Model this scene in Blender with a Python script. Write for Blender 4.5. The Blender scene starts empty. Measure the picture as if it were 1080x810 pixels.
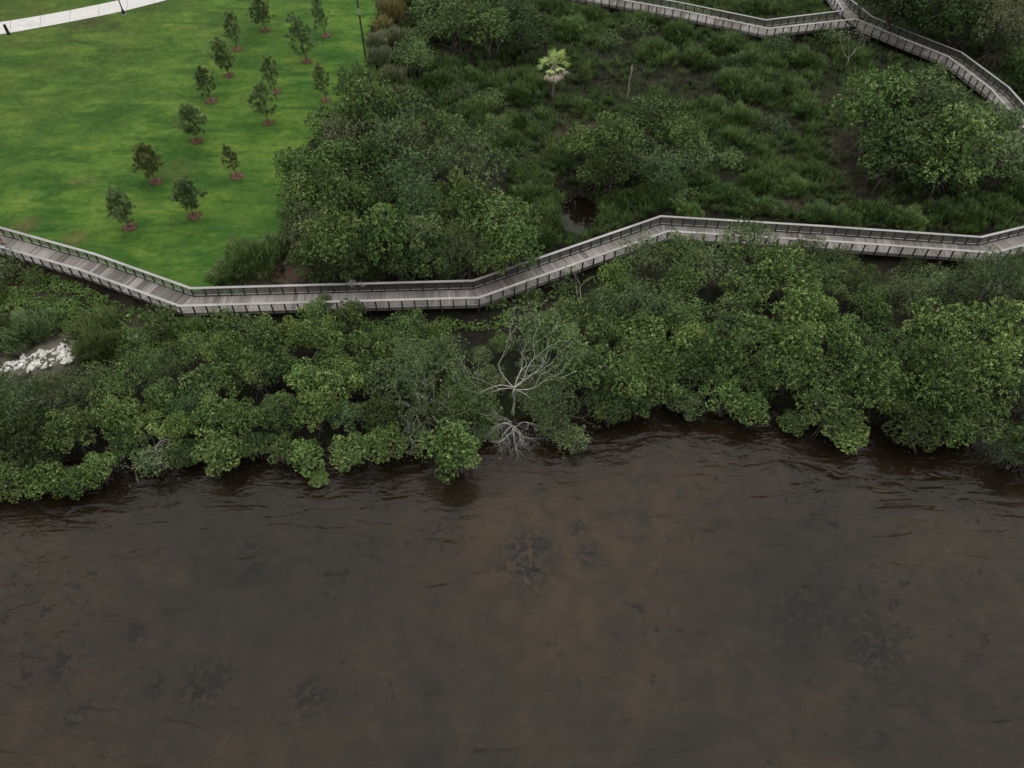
import bpy, bmesh, math, random
import numpy as np
from mathutils import Vector
from mathutils.geometry import delaunay_2d_cdt

R = math.radians
sc = bpy.context.scene
COL = sc.collection

# ------------------------------------------------------------------ camera, sky, sun, exposure
H, PITCH, FPX = 54.0, R(50.0), 831.0
cam_d = bpy.data.cameras.new('camera')
cam = bpy.data.objects.new('camera', cam_d)
COL.objects.link(cam)
cam.location = (0, 0, H)
cam.rotation_euler = (R(90) - PITCH, 0, 0)
cam_d.sensor_width = 36
cam_d.lens = 36 * FPX / 1080
cam_d.clip_start = 0.5
cam_d.clip_end = 6000
sc.camera = cam

SUN_EL, SUN_AZ = R(62), R(14)          # azimuth clockwise from +Y
world = bpy.data.worlds.new('World')
sc.world = world
world.use_nodes = True
wn = world.node_tree
for n in list(wn.nodes):
    wn.nodes.remove(n)
sky = wn.nodes.new('ShaderNodeTexSky')
sky.sky_type = 'NISHITA'
sky.sun_disc = False
sky.sun_elevation = SUN_EL
sky.sun_rotation = SUN_AZ
sky.air_density = 1.0
sky.dust_density = 3.0
hsv = wn.nodes.new('ShaderNodeHueSaturation')
hsv.inputs['Saturation'].default_value = 0.3
bg = wn.nodes.new('ShaderNodeBackground')
bg.inputs['Strength'].default_value = 0.1
# an even overcast (about three times brighter overhead than at the horizon) laid over the clear sky
tc = wn.nodes.new('ShaderNodeTexCoord')
sx = wn.nodes.new('ShaderNodeSeparateXYZ')
mr = wn.nodes.new('ShaderNodeMapRange')
mr.inputs['To Min'].default_value = 1.0
mr.inputs['To Max'].default_value = 8.0
cloud = wn.nodes.new('ShaderNodeVectorMath')
cloud.operation = 'SCALE'
cloud.inputs[0].default_value = (1.0, 1.0, 0.97)
over = wn.nodes.new('ShaderNodeMix')
over.data_type = 'RGBA'
over.inputs[0].default_value = 0.9
wn.links.new(tc.outputs['Generated'], sx.inputs[0])
wn.links.new(sx.outputs['Z'], mr.inputs['Value'])
wn.links.new(mr.outputs[0], cloud.inputs['Scale'])
wn.links.new(cloud.outputs[0], over.inputs[7])
wo = wn.nodes.new('ShaderNodeOutputWorld')
wn.links.new(sky.outputs[0], hsv.inputs['Color'])
wn.links.new(hsv.outputs[0], over.inputs[6])
wn.links.new(over.outputs[2], bg.inputs['Color'])
wn.links.new(bg.outputs[0], wo.inputs['Surface'])

sun_d = bpy.data.lights.new('sun', 'SUN')
sun_d.energy = 1.0
sun_d.angle = R(100)
sun_d.color = (1.0, 0.98, 0.93)
sun = bpy.data.objects.new('sun', sun_d)
COL.objects.link(sun)
sun.rotation_euler = (R(90) - SUN_EL, 0, R(180) - SUN_AZ)

sc.view_settings.view_transform = 'Standard'
sc.view_settings.look = 'None'
sc.view_settings.gamma = 1.0
sc.view_settings.use_curve_mapping = False
sc.view_settings.exposure = 0.6

sc.render.engine = 'CYCLES'
cy = sc.cycles
cy.use_adaptive_sampling = True
cy.adaptive_threshold = 0.008
cy.use_denoising = True
cy.max_bounces = 8
cy.diffuse_bounces = 2
cy.glossy_bounces = 3
cy.transmission_bounces = 4
cy.transparent_max_bounces = 10
cy.caustics_reflective = False
cy.caustics_refractive = False

# ------------------------------------------------------------------ survey helpers
SP, CP = math.sin(PITCH), math.cos(PITCH)


def at(px, py, z=0.0):
    """ground point seen at a point of the survey photo, at height z"""
    u, v = (px - 540) / FPX, (405 - py) / FPX
    dx, dy, dz = u, v * SP + CP, v * CP - SP
    t = (z - H) / dz
    return dx * t, dy * t


def proj(x, y, z):
    x, y, z = np.asarray(x, float), np.asarray(y, float), np.asarray(z, float)
    dz = z - H
    dep = y * CP - dz * SP
    upc = y * SP + dz * CP
    dep = np.maximum(dep, 1e-3)
    return 540 + FPX * x / dep, 405 - FPX * upc / dep


def scale_at(px, py, z=0.0):
    x, y = at(px, py, z)
    return FPX / (y * CP - (z - H) * SP)


def inside(poly, x, y):
    x, y = np.asarray(x, float), np.asarray(y, float)
    res = np.zeros(x.shape, bool)
    n = len(poly)
    for i in range(n):
        x0, y0 = poly[i]
        x1, y1 = poly[(i + 1) % n]
        c = (y0 > y) != (y1 > y)
        xi = (x1 - x0) * (y - y0) / ((y1 - y0) if y1 != y0 else 1e-9) + x0
        res ^= c & (x < xi)
    return res


def poly_dist(poly, x, y, closed=True):
    x, y = np.asarray(x, float), np.asarray(y, float)
    d = np.full(x.shape, 1e9)
    n = len(poly)
    for i in range(n if closed else n - 1):
        ax, ay = poly[i]
        bx, by = poly[(i + 1) % n]
        vx, vy = bx - ax, by - ay
        t = np.clip(((x - ax) * vx + (y - ay) * vy) / (vx * vx + vy * vy + 1e-9), 0, 1)
        d = np.minimum(d, np.hypot(x - ax - t * vx, y - ay - t * vy))
    return d


_nr = np.random.default_rng(77)
_W = [(_nr.uniform(-1, 1, 2), _nr.uniform(0, 6.28)) for _ in range(40)]


def wob(x, y, scale, seed=0):
    """smooth wavy field of about -1..1; scale = size of its clumps in metres"""
    x, y = np.asarray(x, float), np.asarray(y, float)
    s = np.zeros(np.broadcast(x, y).shape)
    for i in range(7):
        k, ph = _W[(i * 5 + seed * 7) % 40]
        k = k / np.hypot(*k) * (0.7 + 0.13 * i) * 2 * math.pi / (2 * scale)
        s = s + np.sin(k[0] * x + k[1] * y + ph + 1.7 * np.sin(0.6 * (k[1] * x - k[0] * y)))
    return s / 3.2


# ------------------------------------------------------------------ the lie of the land
LAWN_Z = 1.2
DECK_Z = 1.55
lawn_px = [(-420, 150), (-200, 195), (0, 247), (60, 265), (130, 287), (198, 309), (222, 304), (243, 284), (272, 264),
           (300, 245), (306, 200), (318, 160), (350, 122), (378, 98), (390, 72), (388, 40), (398, 12), (405, -40),
           (410, -120), (-600, -120)]
LAWN = [at(a, b, LAWN_Z) for a, b in lawn_px]
shore_px = [(-500, 520), (-100, 500), (0, 495), (150, 478), (300, 468), (450, 462), (520, 445), (560, 440), (620, 440),
            (660, 428), (710, 415), (760, 420), (830, 432), (900, 442), (980, 455), (1080, 470), (1250, 482), (1600, 500)]
_sh = np.array([at(a, b, 0) for a, b in shore_px])
POOL = at(609, 226, 0.1)


def ground_z(x, y):
    x, y = np.asarray(x, float), np.asarray(y, float)
    d = y - np.interp(x, _sh[:, 0], _sh[:, 1])
    z = np.where(d < 0, -2.0 * (1 - np.exp(np.minimum(d, 0) / 14.0)), 0.4 * (1 - np.exp(-np.maximum(d, 0) / 3.0)))
    z = z + 0.07 * wob(x, y, 2.5, 3) * np.clip(np.abs(d) / 3, 0, 1)
    ins = inside(LAWN, x, y)
    ds = np.where(ins, 0, poly_dist(LAWN, x, y))
    t = np.clip(1 - ds / 5.0, 0, 1)
    t = t * t * (3 - 2 * t)
    t = np.where(d < 0, 0, t)
    z = z + (LAWN_Z - z) * t
    pd = np.hypot((x - POOL[0]) / 2.2, (y - POOL[1]) / 3.7)
    z = z - 0.75 * np.exp(-pd ** 4)
    return z


def gz(x, y):
    return float(ground_z(np.array([x]), np.array([y]))[0])


def ground_at(px, py):
    z = 0.4
    for _ in range(4):
        x, y = at(px, py, z)
        z = gz(x, y)
    return x, y, z


# ------------------------------------------------------------------ mesh and object helpers
def npmesh(name, V, Q, mats=(), var=None, smooth=False):
    V = np.asarray(V, np.float32)
    Q = np.asarray(Q, np.int32)
    n, k = Q.shape
    me = bpy.data.meshes.new(name)
    me.vertices.add(len(V))
    me.vertices.foreach_set('co', V.ravel())
    me.loops.add(n * k)
    me.loops.foreach_set('vertex_index', Q.ravel())
    me.polygons.add(n)
    me.polygons.foreach_set('loop_start', np.arange(0, n * k, k, dtype=np.int32))
    if smooth:
        me.polygons.foreach_set('use_smooth', np.ones(n, bool))
    me.update(calc_edges=True)
    if var is not None:
        a = me.attributes.new('var', 'FLOAT', 'FACE')
        a.data.foreach_set('value', np.asarray(var, np.float32))
    for m in mats:
        me.materials.append(m)
    return me


class MB:
    """collects polygons (lists) for one mesh"""

    def __init__(s):
        s.v, s.f, s.a = [], [], []

    def poly(s, pts, var=0.5):
        i = len(s.v)
        s.v += [tuple(p) for p in pts]
        s.f.append(tuple(range(i, i + len(pts))))
        s.a.append(var)

    def prism(s, pts2, z0, z1, var=0.5):
        """counter-clockwise outline raised from z0 to z1 (floats or per-point lists)"""
        n = len(pts2)
        i = len(s.v)
        s.v += [(p[0], p[1], z0) for p in pts2] + [(p[0], p[1], z1) for p in pts2]
        s.f.append(tuple(range(i + n - 1, i - 1, -1)))
        s.f.append(tuple(range(i + n, i + 2 * n)))
        for k in range(n):
            j = (k + 1) % n
            s.f.append((i + k, i + j, i + n + j, i + n + k))
        s.a += [var] * (n + 2)

    def box(s, c, h, ax=(1, 0), var=0.5):
        ux, uy = ax
        pts = []
        for a, b in ((-1, -1), (1, -1), (1, 1), (-1, 1)):
            pts.append((c[0] + a * h[0] * ux - b * h[1] * uy, c[1] + a * h[0] * uy + b * h[1] * ux))
        s.prism(pts, c[2] - h[2], c[2] + h[2], var)

    def tube(s, pts, rad, n=6, var=0.5, cap=True):
        pts = [Vector(p) for p in pts]
        i0 = len(s.v)
        ref = None
        for k, p in enumerate(pts):
            d = (pts[min(k + 1, len(pts) - 1)] - pts[max(k - 1, 0)])
            if d.length < 1e-6:
                d = Vector((0, 0, 1))
            d.normalize()
            if ref is None:
                ref = Vector((1, 0, 0)) if abs(d.x) < 0.8 else Vector((0, 1, 0))
            a = d.cross(ref).normalized()
            b = d.cross(a)
            ref = -b if False else b.cross(d) if False else ref
            r = rad[k] if hasattr(rad, '__len__') else rad
            for q in range(n):
                t = 2 * math.pi * q / n
                s.v.append(tuple(p + (a * math.cos(t) + b * math.sin(t)) * r))
        for k in range(len(pts) - 1):
            for q in range(n):
                w = (q + 1) % n
                s.f.append((i0 + k * n + q, i0 + k * n + w, i0 + (k + 1) * n + w, i0 + (k + 1) * n + q))
                s.a.append(var)
        if cap:
            s.f.append(tuple(i0 + q for q in range(n - 1, -1, -1)))
            s.f.append(tuple(i0 + (len(pts) - 1) * n + q for q in range(n)))
            s.a += [var, var]

    def lathe(s, prof, n=12, c=(0, 0, 0), var=0.5):
        i0 = len(s.v)
        for r, z in prof:
            for q in range(n):
                t = 2 * math.pi * q / n
                s.v.append((c[0] + r * math.cos(t), c[1] + r * math.sin(t), c[2] + z))
        for k in range(len(prof) - 1):
            for q in range(n):
                w = (q + 1) % n
                s.f.append((i0 + k * n + q, i0 + k * n + w, i0 + (k + 1) * n + w, i0 + (k + 1) * n + q))
                s.a.append(var)
        s.f.append(tuple(i0 + q for q in range(n - 1, -1, -1)))
        s.f.append(tuple(i0 + (len(prof) - 1) * n + q for q in range(n)))
        s.a += [var, var]

    def mesh(s, name, mat, smooth=False):
        me = bpy.data.meshes.new(name)
        me.from_pydata(s.v, [], s.f)
        a = me.attributes.new('var', 'FLOAT', 'FACE')
        a.data.foreach_set('value', np.asarray(s.a, np.float32))
        if smooth:
            me.polygons.foreach_set('use_smooth', np.ones(len(me.polygons), bool))
        if mat:
            me.materials.append(mat)
        return me


def link(name, me, parent=None, loc=None):
    o = bpy.data.objects.new(name, me)
    COL.objects.link(o)
    if parent:
        o.parent = parent
    if loc is not None:
        o.location = loc
    return o


def thing(name, label, cat, loc=(0, 0, 0), rz=0.0, group=None, me=None, scale=1.0):
    o = bpy.data.objects.new(name, me)
    COL.objects.link(o)
    o.location = loc
    o.rotation_euler = (0, 0, rz)
    o.scale = (scale, scale, scale) if not hasattr(scale, '__len__') else scale
    if me is None:
        o.empty_display_size = 0.3
    o['label'] = label
    o['category'] = cat
    if group:
        o['group'] = group
    return o


def kind(o, k):
    o['kind'] = k
    return o


# ------------------------------------------------------------------ materials
class NT:
    def __init__(s, name):
        s.m = bpy.data.materials.new(name)
        s.m.use_nodes = True
        s.t = s.m.node_tree
        for n in list(s.t.nodes):
            s.t.nodes.remove(n)
        s.out = s.n('ShaderNodeOutputMaterial')

    def n(s, typ, ins=None, **kw):
        nd = s.t.nodes.new(typ)
        for k, v in kw.items():
            setattr(nd, k, v)
        if ins:
            for k, v in ins.items():
                if hasattr(v, 'node'):
                    s.t.links.new(v, nd.inputs[k])
                else:
                    nd.inputs[k].default_value = v
        return nd

    def l(s, a, b):
        s.t.links.new(a, b)

    def geo(s):
        return s.n('ShaderNodeNewGeometry').outputs['Position']

    def noise(s, scale, detail=4, rough=0.55, vec=None, dist=0.0):
        nd = s.n('ShaderNodeTexNoise', {'Scale': scale, 'Detail': detail, 'Roughness': rough, 'Distortion': dist})
        s.l(vec if vec is not None else s.geo(), nd.inputs['Vector'])
        return nd.outputs[0]

    def ramp(s, fac, stops, interp='LINEAR'):
        nd = s.n('ShaderNodeValToRGB')
        cr = nd.color_ramp
        cr.interpolation = interp
        while len(cr.elements) < len(stops):
            cr.elements.new(0.5)
        for e, (p, c) in zip(cr.elements, stops):
            e.position = p
            e.color = (*c, 1) if hasattr(c, '__len__') else (c, c, c, 1)
        s.l(fac, nd.inputs[0])
        return nd.outputs[0]

    def mix(s, fac, a, b, mode='MIX'):
        nd = s.n('ShaderNodeMix', data_type='RGBA', blend_type=mode)
        for key, v in ((0, fac), (6, a), (7, b)):
            if hasattr(v, 'node'):
                s.l(v, nd.inputs[key])
            elif key and hasattr(v, '__len__'):
                nd.inputs[key].default_value = (*v, 1) if len(v) == 3 else v
            else:
                nd.inputs[key].default_value = v
        return nd.outputs[2]

    def math(s, op, a, b=0.0, clamp=False):
        nd = s.n('ShaderNodeMath', operation=op, use_clamp=clamp)
        for key, v in ((0, a), (1, b)):
            if hasattr(v, 'node'):
                s.l(v, nd.inputs[key])
            else:
                nd.inputs[key].default_value = v
        return nd.outputs[0]

    def attr(s, name='var'):
        return s.n('ShaderNodeAttribute', attribute_name=name).outputs['Fac']

    def bump(s, h, strength=0.5, dist=0.1):
        return s.n('ShaderNodeBump', {'Height': h, 'Strength': strength, 'Distance': dist}).outputs[0]

    def scaled(s, vec, sc_, rot=0.0):
        return s.n('ShaderNodeMapping', {'Vector': vec, 'Scale': sc_, 'Rotation': (0, 0, rot)}).outputs[0]

    def spot(s, x, y, r, power=2.0):
        """soft round mask about a place on the ground (1 inside, 0 outside)"""
        d = s.n('ShaderNodeVectorMath', {0: s.scaled(s.geo(), (1, 1, 0)), 1: (x, y, 0)}, operation='DISTANCE').outputs['Value']
        return s.n('ShaderNodeMapRange', {'Value': d, 'From Min': r * 0.25, 'From Max': r, 'To Min': 1.0, 'To Max': 0.0}).outputs[0]

    def principled(s, col, rough=0.8, spec=0.3, normal=None, **extra):
        p = s.n('ShaderNodeBsdfPrincipled')
        for key, v in (('Base Color', col), ('Roughness', rough), ('Specular IOR Level', spec)):
            if hasattr(v, 'node'):
                s.l(v, p.inputs[key])
            elif hasattr(v, '__len__'):
                p.inputs[key].default_value = (*v, 1)
            else:
                p.inputs[key].default_value = v
        for k, v in extra.items():
            p.inputs[k].default_value = v
        if normal is not None:
            s.l(normal, p.inputs['Normal'])
        s.l(p.outputs[0], s.out.inputs[0])
        return p


def leaf_mat(name, stops, rough=0.45, trans=0.12, spec=0.3, vary=0.35):
    m = NT(name)
    v = m.attr()
    col = m.ramp(v, stops)
    rnd = m.n('ShaderNodeObjectInfo').outputs['Random']
    val = m.n('ShaderNodeMapRange', {'Value': rnd, 'To Min': 1.55 * (1 - vary), 'To Max': 1.55 * (1 + vary * 0.7)}).outputs[0]
    h = m.n('ShaderNodeHueSaturation', {'Color': col, 'Value': val})
    rnd2 = m.math('FRACT', m.math('MULTIPLY', rnd, 7.31))
    m.l(m.n('ShaderNodeMapRange', {'Value': rnd2, 'To Min': 0.488, 'To Max': 0.508}).outputs[0], h.inputs['Hue'])
    p = m.principled(h.outputs[0], rough, spec)
    tr = m.n('ShaderNodeBsdfTranslucent')
    tc = m.mix(0.5, h.outputs[0], (0.12, 0.2, 0.02))
    m.l(tc, tr.inputs['Color'])
    mx = m.n('ShaderNodeMixShader', {0: trans})
    m.l(p.outputs[0], mx.inputs[1])
    m.l(tr.outputs[0], mx.inputs[2])
    m.l(mx.outputs[0], m.out.inputs[0])
    return m.m


M = {}
M['bright'] = leaf_mat('mangrove_leaf_bright', [(0, (0.026, 0.050, 0.012)), (0.45, (0.070, 0.118, 0.028)), (0.75, (0.145, 0.215, 0.056)), (1, (0.26, 0.33, 0.12))])
M['mid'] = leaf_mat('mangrove_leaf_mid', [(0, (0.022, 0.044, 0.012)), (0.45, (0.056, 0.096, 0.026)), (0.75, (0.112, 0.168, 0.048)), (1, (0.20, 0.26, 0.09))])
M['dark'] = leaf_mat('mangrove_leaf_dark', [(0, (0.020, 0.036, 0.010)), (0.5, (0.042, 0.068, 0.019)), (0.9, (0.075, 0.110, 0.032)), (1, (0.11, 0.14, 0.05))])
M['olive'] = leaf_mat('mangrove_leaf_olive', [(0, (0.028, 0.047, 0.017)), (0.45, (0.066, 0.102, 0.037)), (0.75, (0.122, 0.168, 0.064)), (1, (0.19, 0.235, 0.11))])
M['blue'] = leaf_mat('leaf_blue_green', [(0, (0.026, 0.052, 0.018)), (0.5, (0.055, 0.098, 0.036)), (0.9, (0.092, 0.145, 0.058)), (1, (0.13, 0.18, 0.085))])
M['grove'] = leaf_mat('grove_leaf', [(0, (0.022, 0.046, 0.012)), (0.45, (0.052, 0.092, 0.024)), (0.75, (0.100, 0.155, 0.044)), (1, (0.17, 0.22, 0.075))])
M['spiky'] = leaf_mat('shrub_blade', [(0, (0.026, 0.046, 0.014)), (0.5, (0.066, 0.098, 0.028)), (1, (0.13, 0.165, 0.055))])
M['dry'] = leaf_mat('dry_weed', [(0, (0.06, 0.07, 0.035)), (0.5, (0.11, 0.125, 0.065)), (1, (0.19, 0.19, 0.11))])
M['straw'] = leaf_mat('straw_grass', [(0, (0.10, 0.10, 0.03)), (0.5, (0.18, 0.17, 0.06)), (1, (0.27, 0.23, 0.11))])
M['fern'] = leaf_mat('marsh_fern_frond', [(0, (0.012, 0.026, 0.008)), (0.45, (0.031, 0.061, 0.014)), (0.75, (0.064, 0.108, 0.025)), (1, (0.115, 0.16, 0.05))], vary=0.0)
M['sedge'] = leaf_mat('marsh_sedge', [(0, (0.020, 0.027, 0.011)), (0.5, (0.040, 0.052, 0.021)), (1, (0.078, 0.082, 0.04))], vary=0.0)
M['cover'] = leaf_mat('ground_cover_leaf', [(0, (0.032, 0.068, 0.014)), (0.5, (0.074, 0.140, 0.032)), (1, (0.15, 0.22, 0.065))], vary=0.0)
M['needle'] = leaf_mat('pine_needle', [(0, (0.036, 0.070, 0.023)), (0.5, (0.098, 0.155, 0.055)), (1, (0.20, 0.26, 0.105))], trans=0.1)
M['needle_rust'] = leaf_mat('pine_needle_rust', [(0, (0.036, 0.060, 0.019)), (0.5, (0.088, 0.118, 0.040)), (1, (0.19, 0.18, 0.062))], trans=0.1)
M['palm'] = leaf_mat('palm_frond', [(0, (0.12, 0.18, 0.04)), (0.5, (0.26, 0.34, 0.11)), (1, (0.46, 0.50, 0.24))], rough=0.4, vary=0.0)
M['palm_dead'] = leaf_mat('palm_dead_frond', [(0, (0.16, 0.13, 0.09)), (0.5, (0.33, 0.29, 0.22)), (1, (0.60, 0.56, 0.47))], rough=0.7, vary=0.0)


def bark(name, c0, c1, scale=6.0):
    m = NT(name)
    n = m.noise(scale, 5, 0.65, m.scaled(m.geo(), (1, 1, 0.35)))
    m.principled(m.ramp(n, [(0.3, c0), (0.7, c1)]), 0.9, 0.15, m.bump(n, 0.6, 0.03))
    return m.m


M['bark'] = bark('mangrove_bark', (0.06, 0.05, 0.042), (0.17, 0.15, 0.13))
M['bark_pale'] = bark('pale_bark', (0.24, 0.22, 0.19), (0.46, 0.43, 0.38))
M['bark_dead'] = bark('bleached_wood', (0.22, 0.21, 0.19), (0.58, 0.56, 0.52))
M['bark_pine'] = bark('pine_bark', (0.11, 0.08, 0.06), (0.24, 0.19, 0.15), 10)
M['bark_palm'] = bark('palm_bark', (0.13, 0.105, 0.08), (0.30, 0.25, 0.20), 9)


def wood(name, stops, vs=0.6, rough=0.8):
    m = NT(name)
    v = m.attr()
    g = m.noise(2.2, 5, 0.7)
    st = m.noise(0.35, 3, 0.6)
    f = m.math('ADD', m.math('MULTIPLY', v, vs), m.math('MULTIPLY', m.math('ADD', g, st), (1 - vs) * 0.5))
    m.principled(m.ramp(f, stops), rough, 0.25, m.bump(m.noise(25, 3), 0.3, 0.01))
    return m.m


M['deck'] = wood('weathered_deck_board', [(0.2, (0.098, 0.084, 0.077)), (0.5, (0.218, 0.194, 0.182)), (0.8, (0.40, 0.367, 0.352))])
M['rail'] = wood('weathered_handrail', [(0.2, (0.23, 0.22, 0.22)), (0.5, (0.36, 0.35, 0.345)), (0.8, (0.50, 0.49, 0.485))], 0.2)
M['rim'] = wood('weathered_rim_board', [(0.2, (0.17, 0.155, 0.15)), (0.5, (0.28, 0.26, 0.255)), (0.8, (0.38, 0.36, 0.355))], 0.3)
M['post'] = wood('dark_post_wood', [(0.2, (0.035, 0.026, 0.022)), (0.5, (0.062, 0.046, 0.04)), (0.8, (0.10, 0.075, 0.065))], 0.2)
m = NT('galvanised_wire')
m.principled((0.36, 0.36, 0.37), 0.55, 0.4, Metallic=0.3)
M['wire'] = m.m
m = NT('black_metal')
m.principled(m.ramp(m.noise(8), [(0.3, (0.008, 0.010, 0.011)), (0.7, (0.018, 0.022, 0.022))]), 0.45, 0.4)
M['black'] = m.m
m = NT('dark_grey_pole_paint')
m.principled(m.ramp(m.noise(3, 5), [(0.3, (0.035, 0.045, 0.048)), (0.7, (0.06, 0.072, 0.075))]), 0.5, 0.4)
M['pole'] = m.m
m = NT('pale_plate')
m.principled((0.42, 0.45, 0.45), 0.5, 0.4)
M['plate'] = m.m
m = NT('frosted_lamp_glass')
m.principled((0.75, 0.75, 0.72), 0.35, 0.5)
M['lens'] = m.m

m = NT('pale_limestone')
n = m.noise(3.0, 6, 0.65)
m.principled(m.ramp(n, [(0.33, (0.24, 0.23, 0.20)), (0.46, (0.50, 0.485, 0.45)), (0.62, (0.74, 0.73, 0.70))]), 0.9, 0.2,
             m.bump(m.noise(9, 5), 0.7, 0.06))
M['rock'] = m.m

m = NT('concrete_path')
n = m.noise(0.8, 6, 0.65)
c = m.mix(m.math('MULTIPLY', m.attr(), 0.5), m.ramp(n, [(0.3, (0.50, 0.485, 0.475)), (0.7, (0.68, 0.665, 0.655))]), (0.62, 0.585, 0.57))
m.principled(c, 0.85, 0.25, m.bump(m.noise(30, 3), 0.3, 0.01))
M['concrete'] = m.m

m = NT('path_edge_stone')
m.principled((0.35, 0.36, 0.36), 0.8, 0.2)
M['footing'] = m.m

m = NT('red_mulch')
n = m.noise(7, 4, 0.7)
m.principled(m.ramp(n, [(0.3, (0.055, 0.033, 0.022)), (0.5, (0.15, 0.092, 0.064)), (0.75, (0.31, 0.21, 0.15))]), 0.95, 0.1, m.bump(n, 1.0, 0.1))
M['mulch'] = m.m

# lawn turf: mottled green with yellowish mowing drift, browner far off to the left, a few worn spots
m = NT('lawn_turf')
pos = m.geo()
rotm = m.scaled(pos, (0.13, 0.36, 0), 0.5)
drift = m.noise(1.0, 5, 0.62, rotm, 0.8)
patch = m.noise(0.11, 5, 0.6)
fine = m.noise(1.3, 8, 0.8)
c = m.ramp(drift, [(0.30, (0.028, 0.076, 0.013)), (0.44, (0.050, 0.114, 0.018)), (0.55, (0.086, 0.162, 0.026)), (0.70, (0.140, 0.205, 0.036))])
c = m.mix(m.ramp(patch, [(0.45, 0.0), (0.66, 0.75)]), c, (0.032, 0.092, 0.016))
lx, ly = at(60, 10, LAWN_Z)
old = m.spot(lx - 20, ly + 8, 62)
c = m.mix(m.math('MULTIPLY', m.math('MULTIPLY', old, 0.7), m.ramp(m.noise(0.16, 5, 0.65), [(0.36, 0.25), (0.6, 1.0)])), c, (0.082, 0.092, 0.026))
for (a, b, r_, s_) in ((80, 251, 1.3, 0.75), (21, 240, 1.6, 0.6), (33, 236, 1.2, 0.4), (85, 25, 2.6, 0.55), (95, 24, 2.6, 0.5),
                       (122, 27, 1.3, 0.75), (80, 192, 0.9, 0.5), (95, 190, 1.2, 0.3), (185, 180, 2.4, 0.35)):
    wx, wy = at(a, b, LAWN_Z)
    msk = m.math('MULTIPLY', m.spot(wx, wy, r_ * 1.3), m.math('MULTIPLY', m.ramp(m.noise(1.4, 4), [(0.35, 0.2), (0.6, 1.0)]), s_))
    c = m.mix(msk, c, (0.15, 0.105, 0.05) if b > 100 else (0.055, 0.05, 0.022))
c = m.mix(0.75, c, m.ramp(fine, [(0.3, 0.25), (0.7, 0.74)]), 'OVERLAY')
m.principled(c, 0.9, 0.12, m.bump(m.noise(5.0, 5, 0.75), 0.9, 0.12))
M['lawn'] = m.m

# ground: dark damp soil and leaf litter on land; brown sandy bed with weed clumps under the water
m = NT('soil_and_sea_bed')
pos = m.geo()
zc = m.n('ShaderNodeSeparateXYZ', {0: pos}).outputs['Z']
soil = m.ramp(m.noise(0.7, 6, 0.7), [(0.3, (0.007, 0.006, 0.005)), (0.5, (0.014, 0.012, 0.009)), (0.72, (0.034, 0.028, 0.021))])
moss = m.ramp(m.noise(0.22, 5, 0.6), [(0.45, 0.0), (0.62, 0.7)])
soil = m.mix(moss, soil, (0.022, 0.032, 0.011))
for (a, b, r_, s_, cc) in ((300, 291, 4.0, 0.95, (0.13, 0.095, 0.07)), (318, 288, 3.0, 0.9, (0.14, 0.10, 0.075)),
                           (130, 338, 3.2, 0.7, (0.075, 0.055, 0.042)), (150, 345, 2.5, 0.7, (0.07, 0.05, 0.04)),
                           (20, 381, 2.6, 0.7, (0.22, 0.20, 0.165)), (44, 377, 2.4, 0.7, (0.22, 0.20, 0.165)), (72, 370, 2.0, 0.7, (0.22, 0.20, 0.165)), (138, 356, 1.0, 0.8, (0.30, 0.27, 0.23)),
                           (15, 305, 4.0, 0.7, (0.095, 0.07, 0.045)), (60, 312, 3.0, 0.6, (0.085, 0.066, 0.042)),
                           (600, 142, 5.0, 0.8, (0.080, 0.058, 0.042)), (630, 134, 4.5, 0.8, (0.080, 0.058, 0.042)),
                           (480, 57, 3.5, 0.8, (0.12, 0.09, 0.068)), (885, 160, 6.0, 0.75, (0.078, 0.062, 0.046)),
                           (880, 112, 4.0, 0.7, (0.07, 0.05, 0.04)), (920, 185, 5.0, 0.7, (0.062, 0.046, 0.036)),
                           (840, 215, 3.0, 0.7, (0.075, 0.05, 0.04)), (980, 295, 4.0, 0.7, (0.06, 0.045, 0.036))):
    wx, wy = at(a, b, 0.4)
    soil = m.mix(m.math('MULTIPLY', m.math('MULTIPLY', m.spot(wx, wy, r_ * 1.5), m.ramp(m.noise(0.9, 6, 0.7), [(0.40, 0.0), (0.58, 1.0)])), s_), soil, m.mix(m.noise(1.6, 5, 0.7), tuple(0.45 * q for q in cc), tuple(1.1 * q for q in cc)))
big = m.noise(0.055, 5, 0.6)
med = m.noise(0.42, 6, 0.68, None, 0.4)
bed = m.ramp(m.math('ADD', m.math('MULTIPLY', big, 0.5), m.math('MULTIPLY', med, 0.5)),
             [(0.40, (0.019, 0.018, 0.016)), (0.5, (0.034, 0.029, 0.022)), (0.60, (0.060, 0.047, 0.032))])
for (a, b, r_, s_) in ((590, 590, 15, 0.75), (720, 500, 11, 0.3), (560, 560, 6, 0.35), (720, 530, 8, 0.4), (60, 640, 10, 0.3), (310, 740, 9, 0.25), (20, 790, 7, 0.4)):
    wx, wy = at(a, b, -1)
    bed = m.mix(m.math('MULTIPLY', m.spot(wx, wy, r_), m.math('MULTIPLY', m.ramp(m.noise(0.5, 5, 0.7), [(0.35, 0.1), (0.65, 1.0)]), s_)), bed, (0.092, 0.062, 0.036))
weed = m.ramp(m.math('ADD', m.math('MULTIPLY', m.noise(1.15, 4, 0.6), 0.62), m.math('MULTIPLY', m.noise(0.13, 3, 0.5), 0.38)), [(0.595, 0.0), (0.65, 1.0)])
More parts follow.
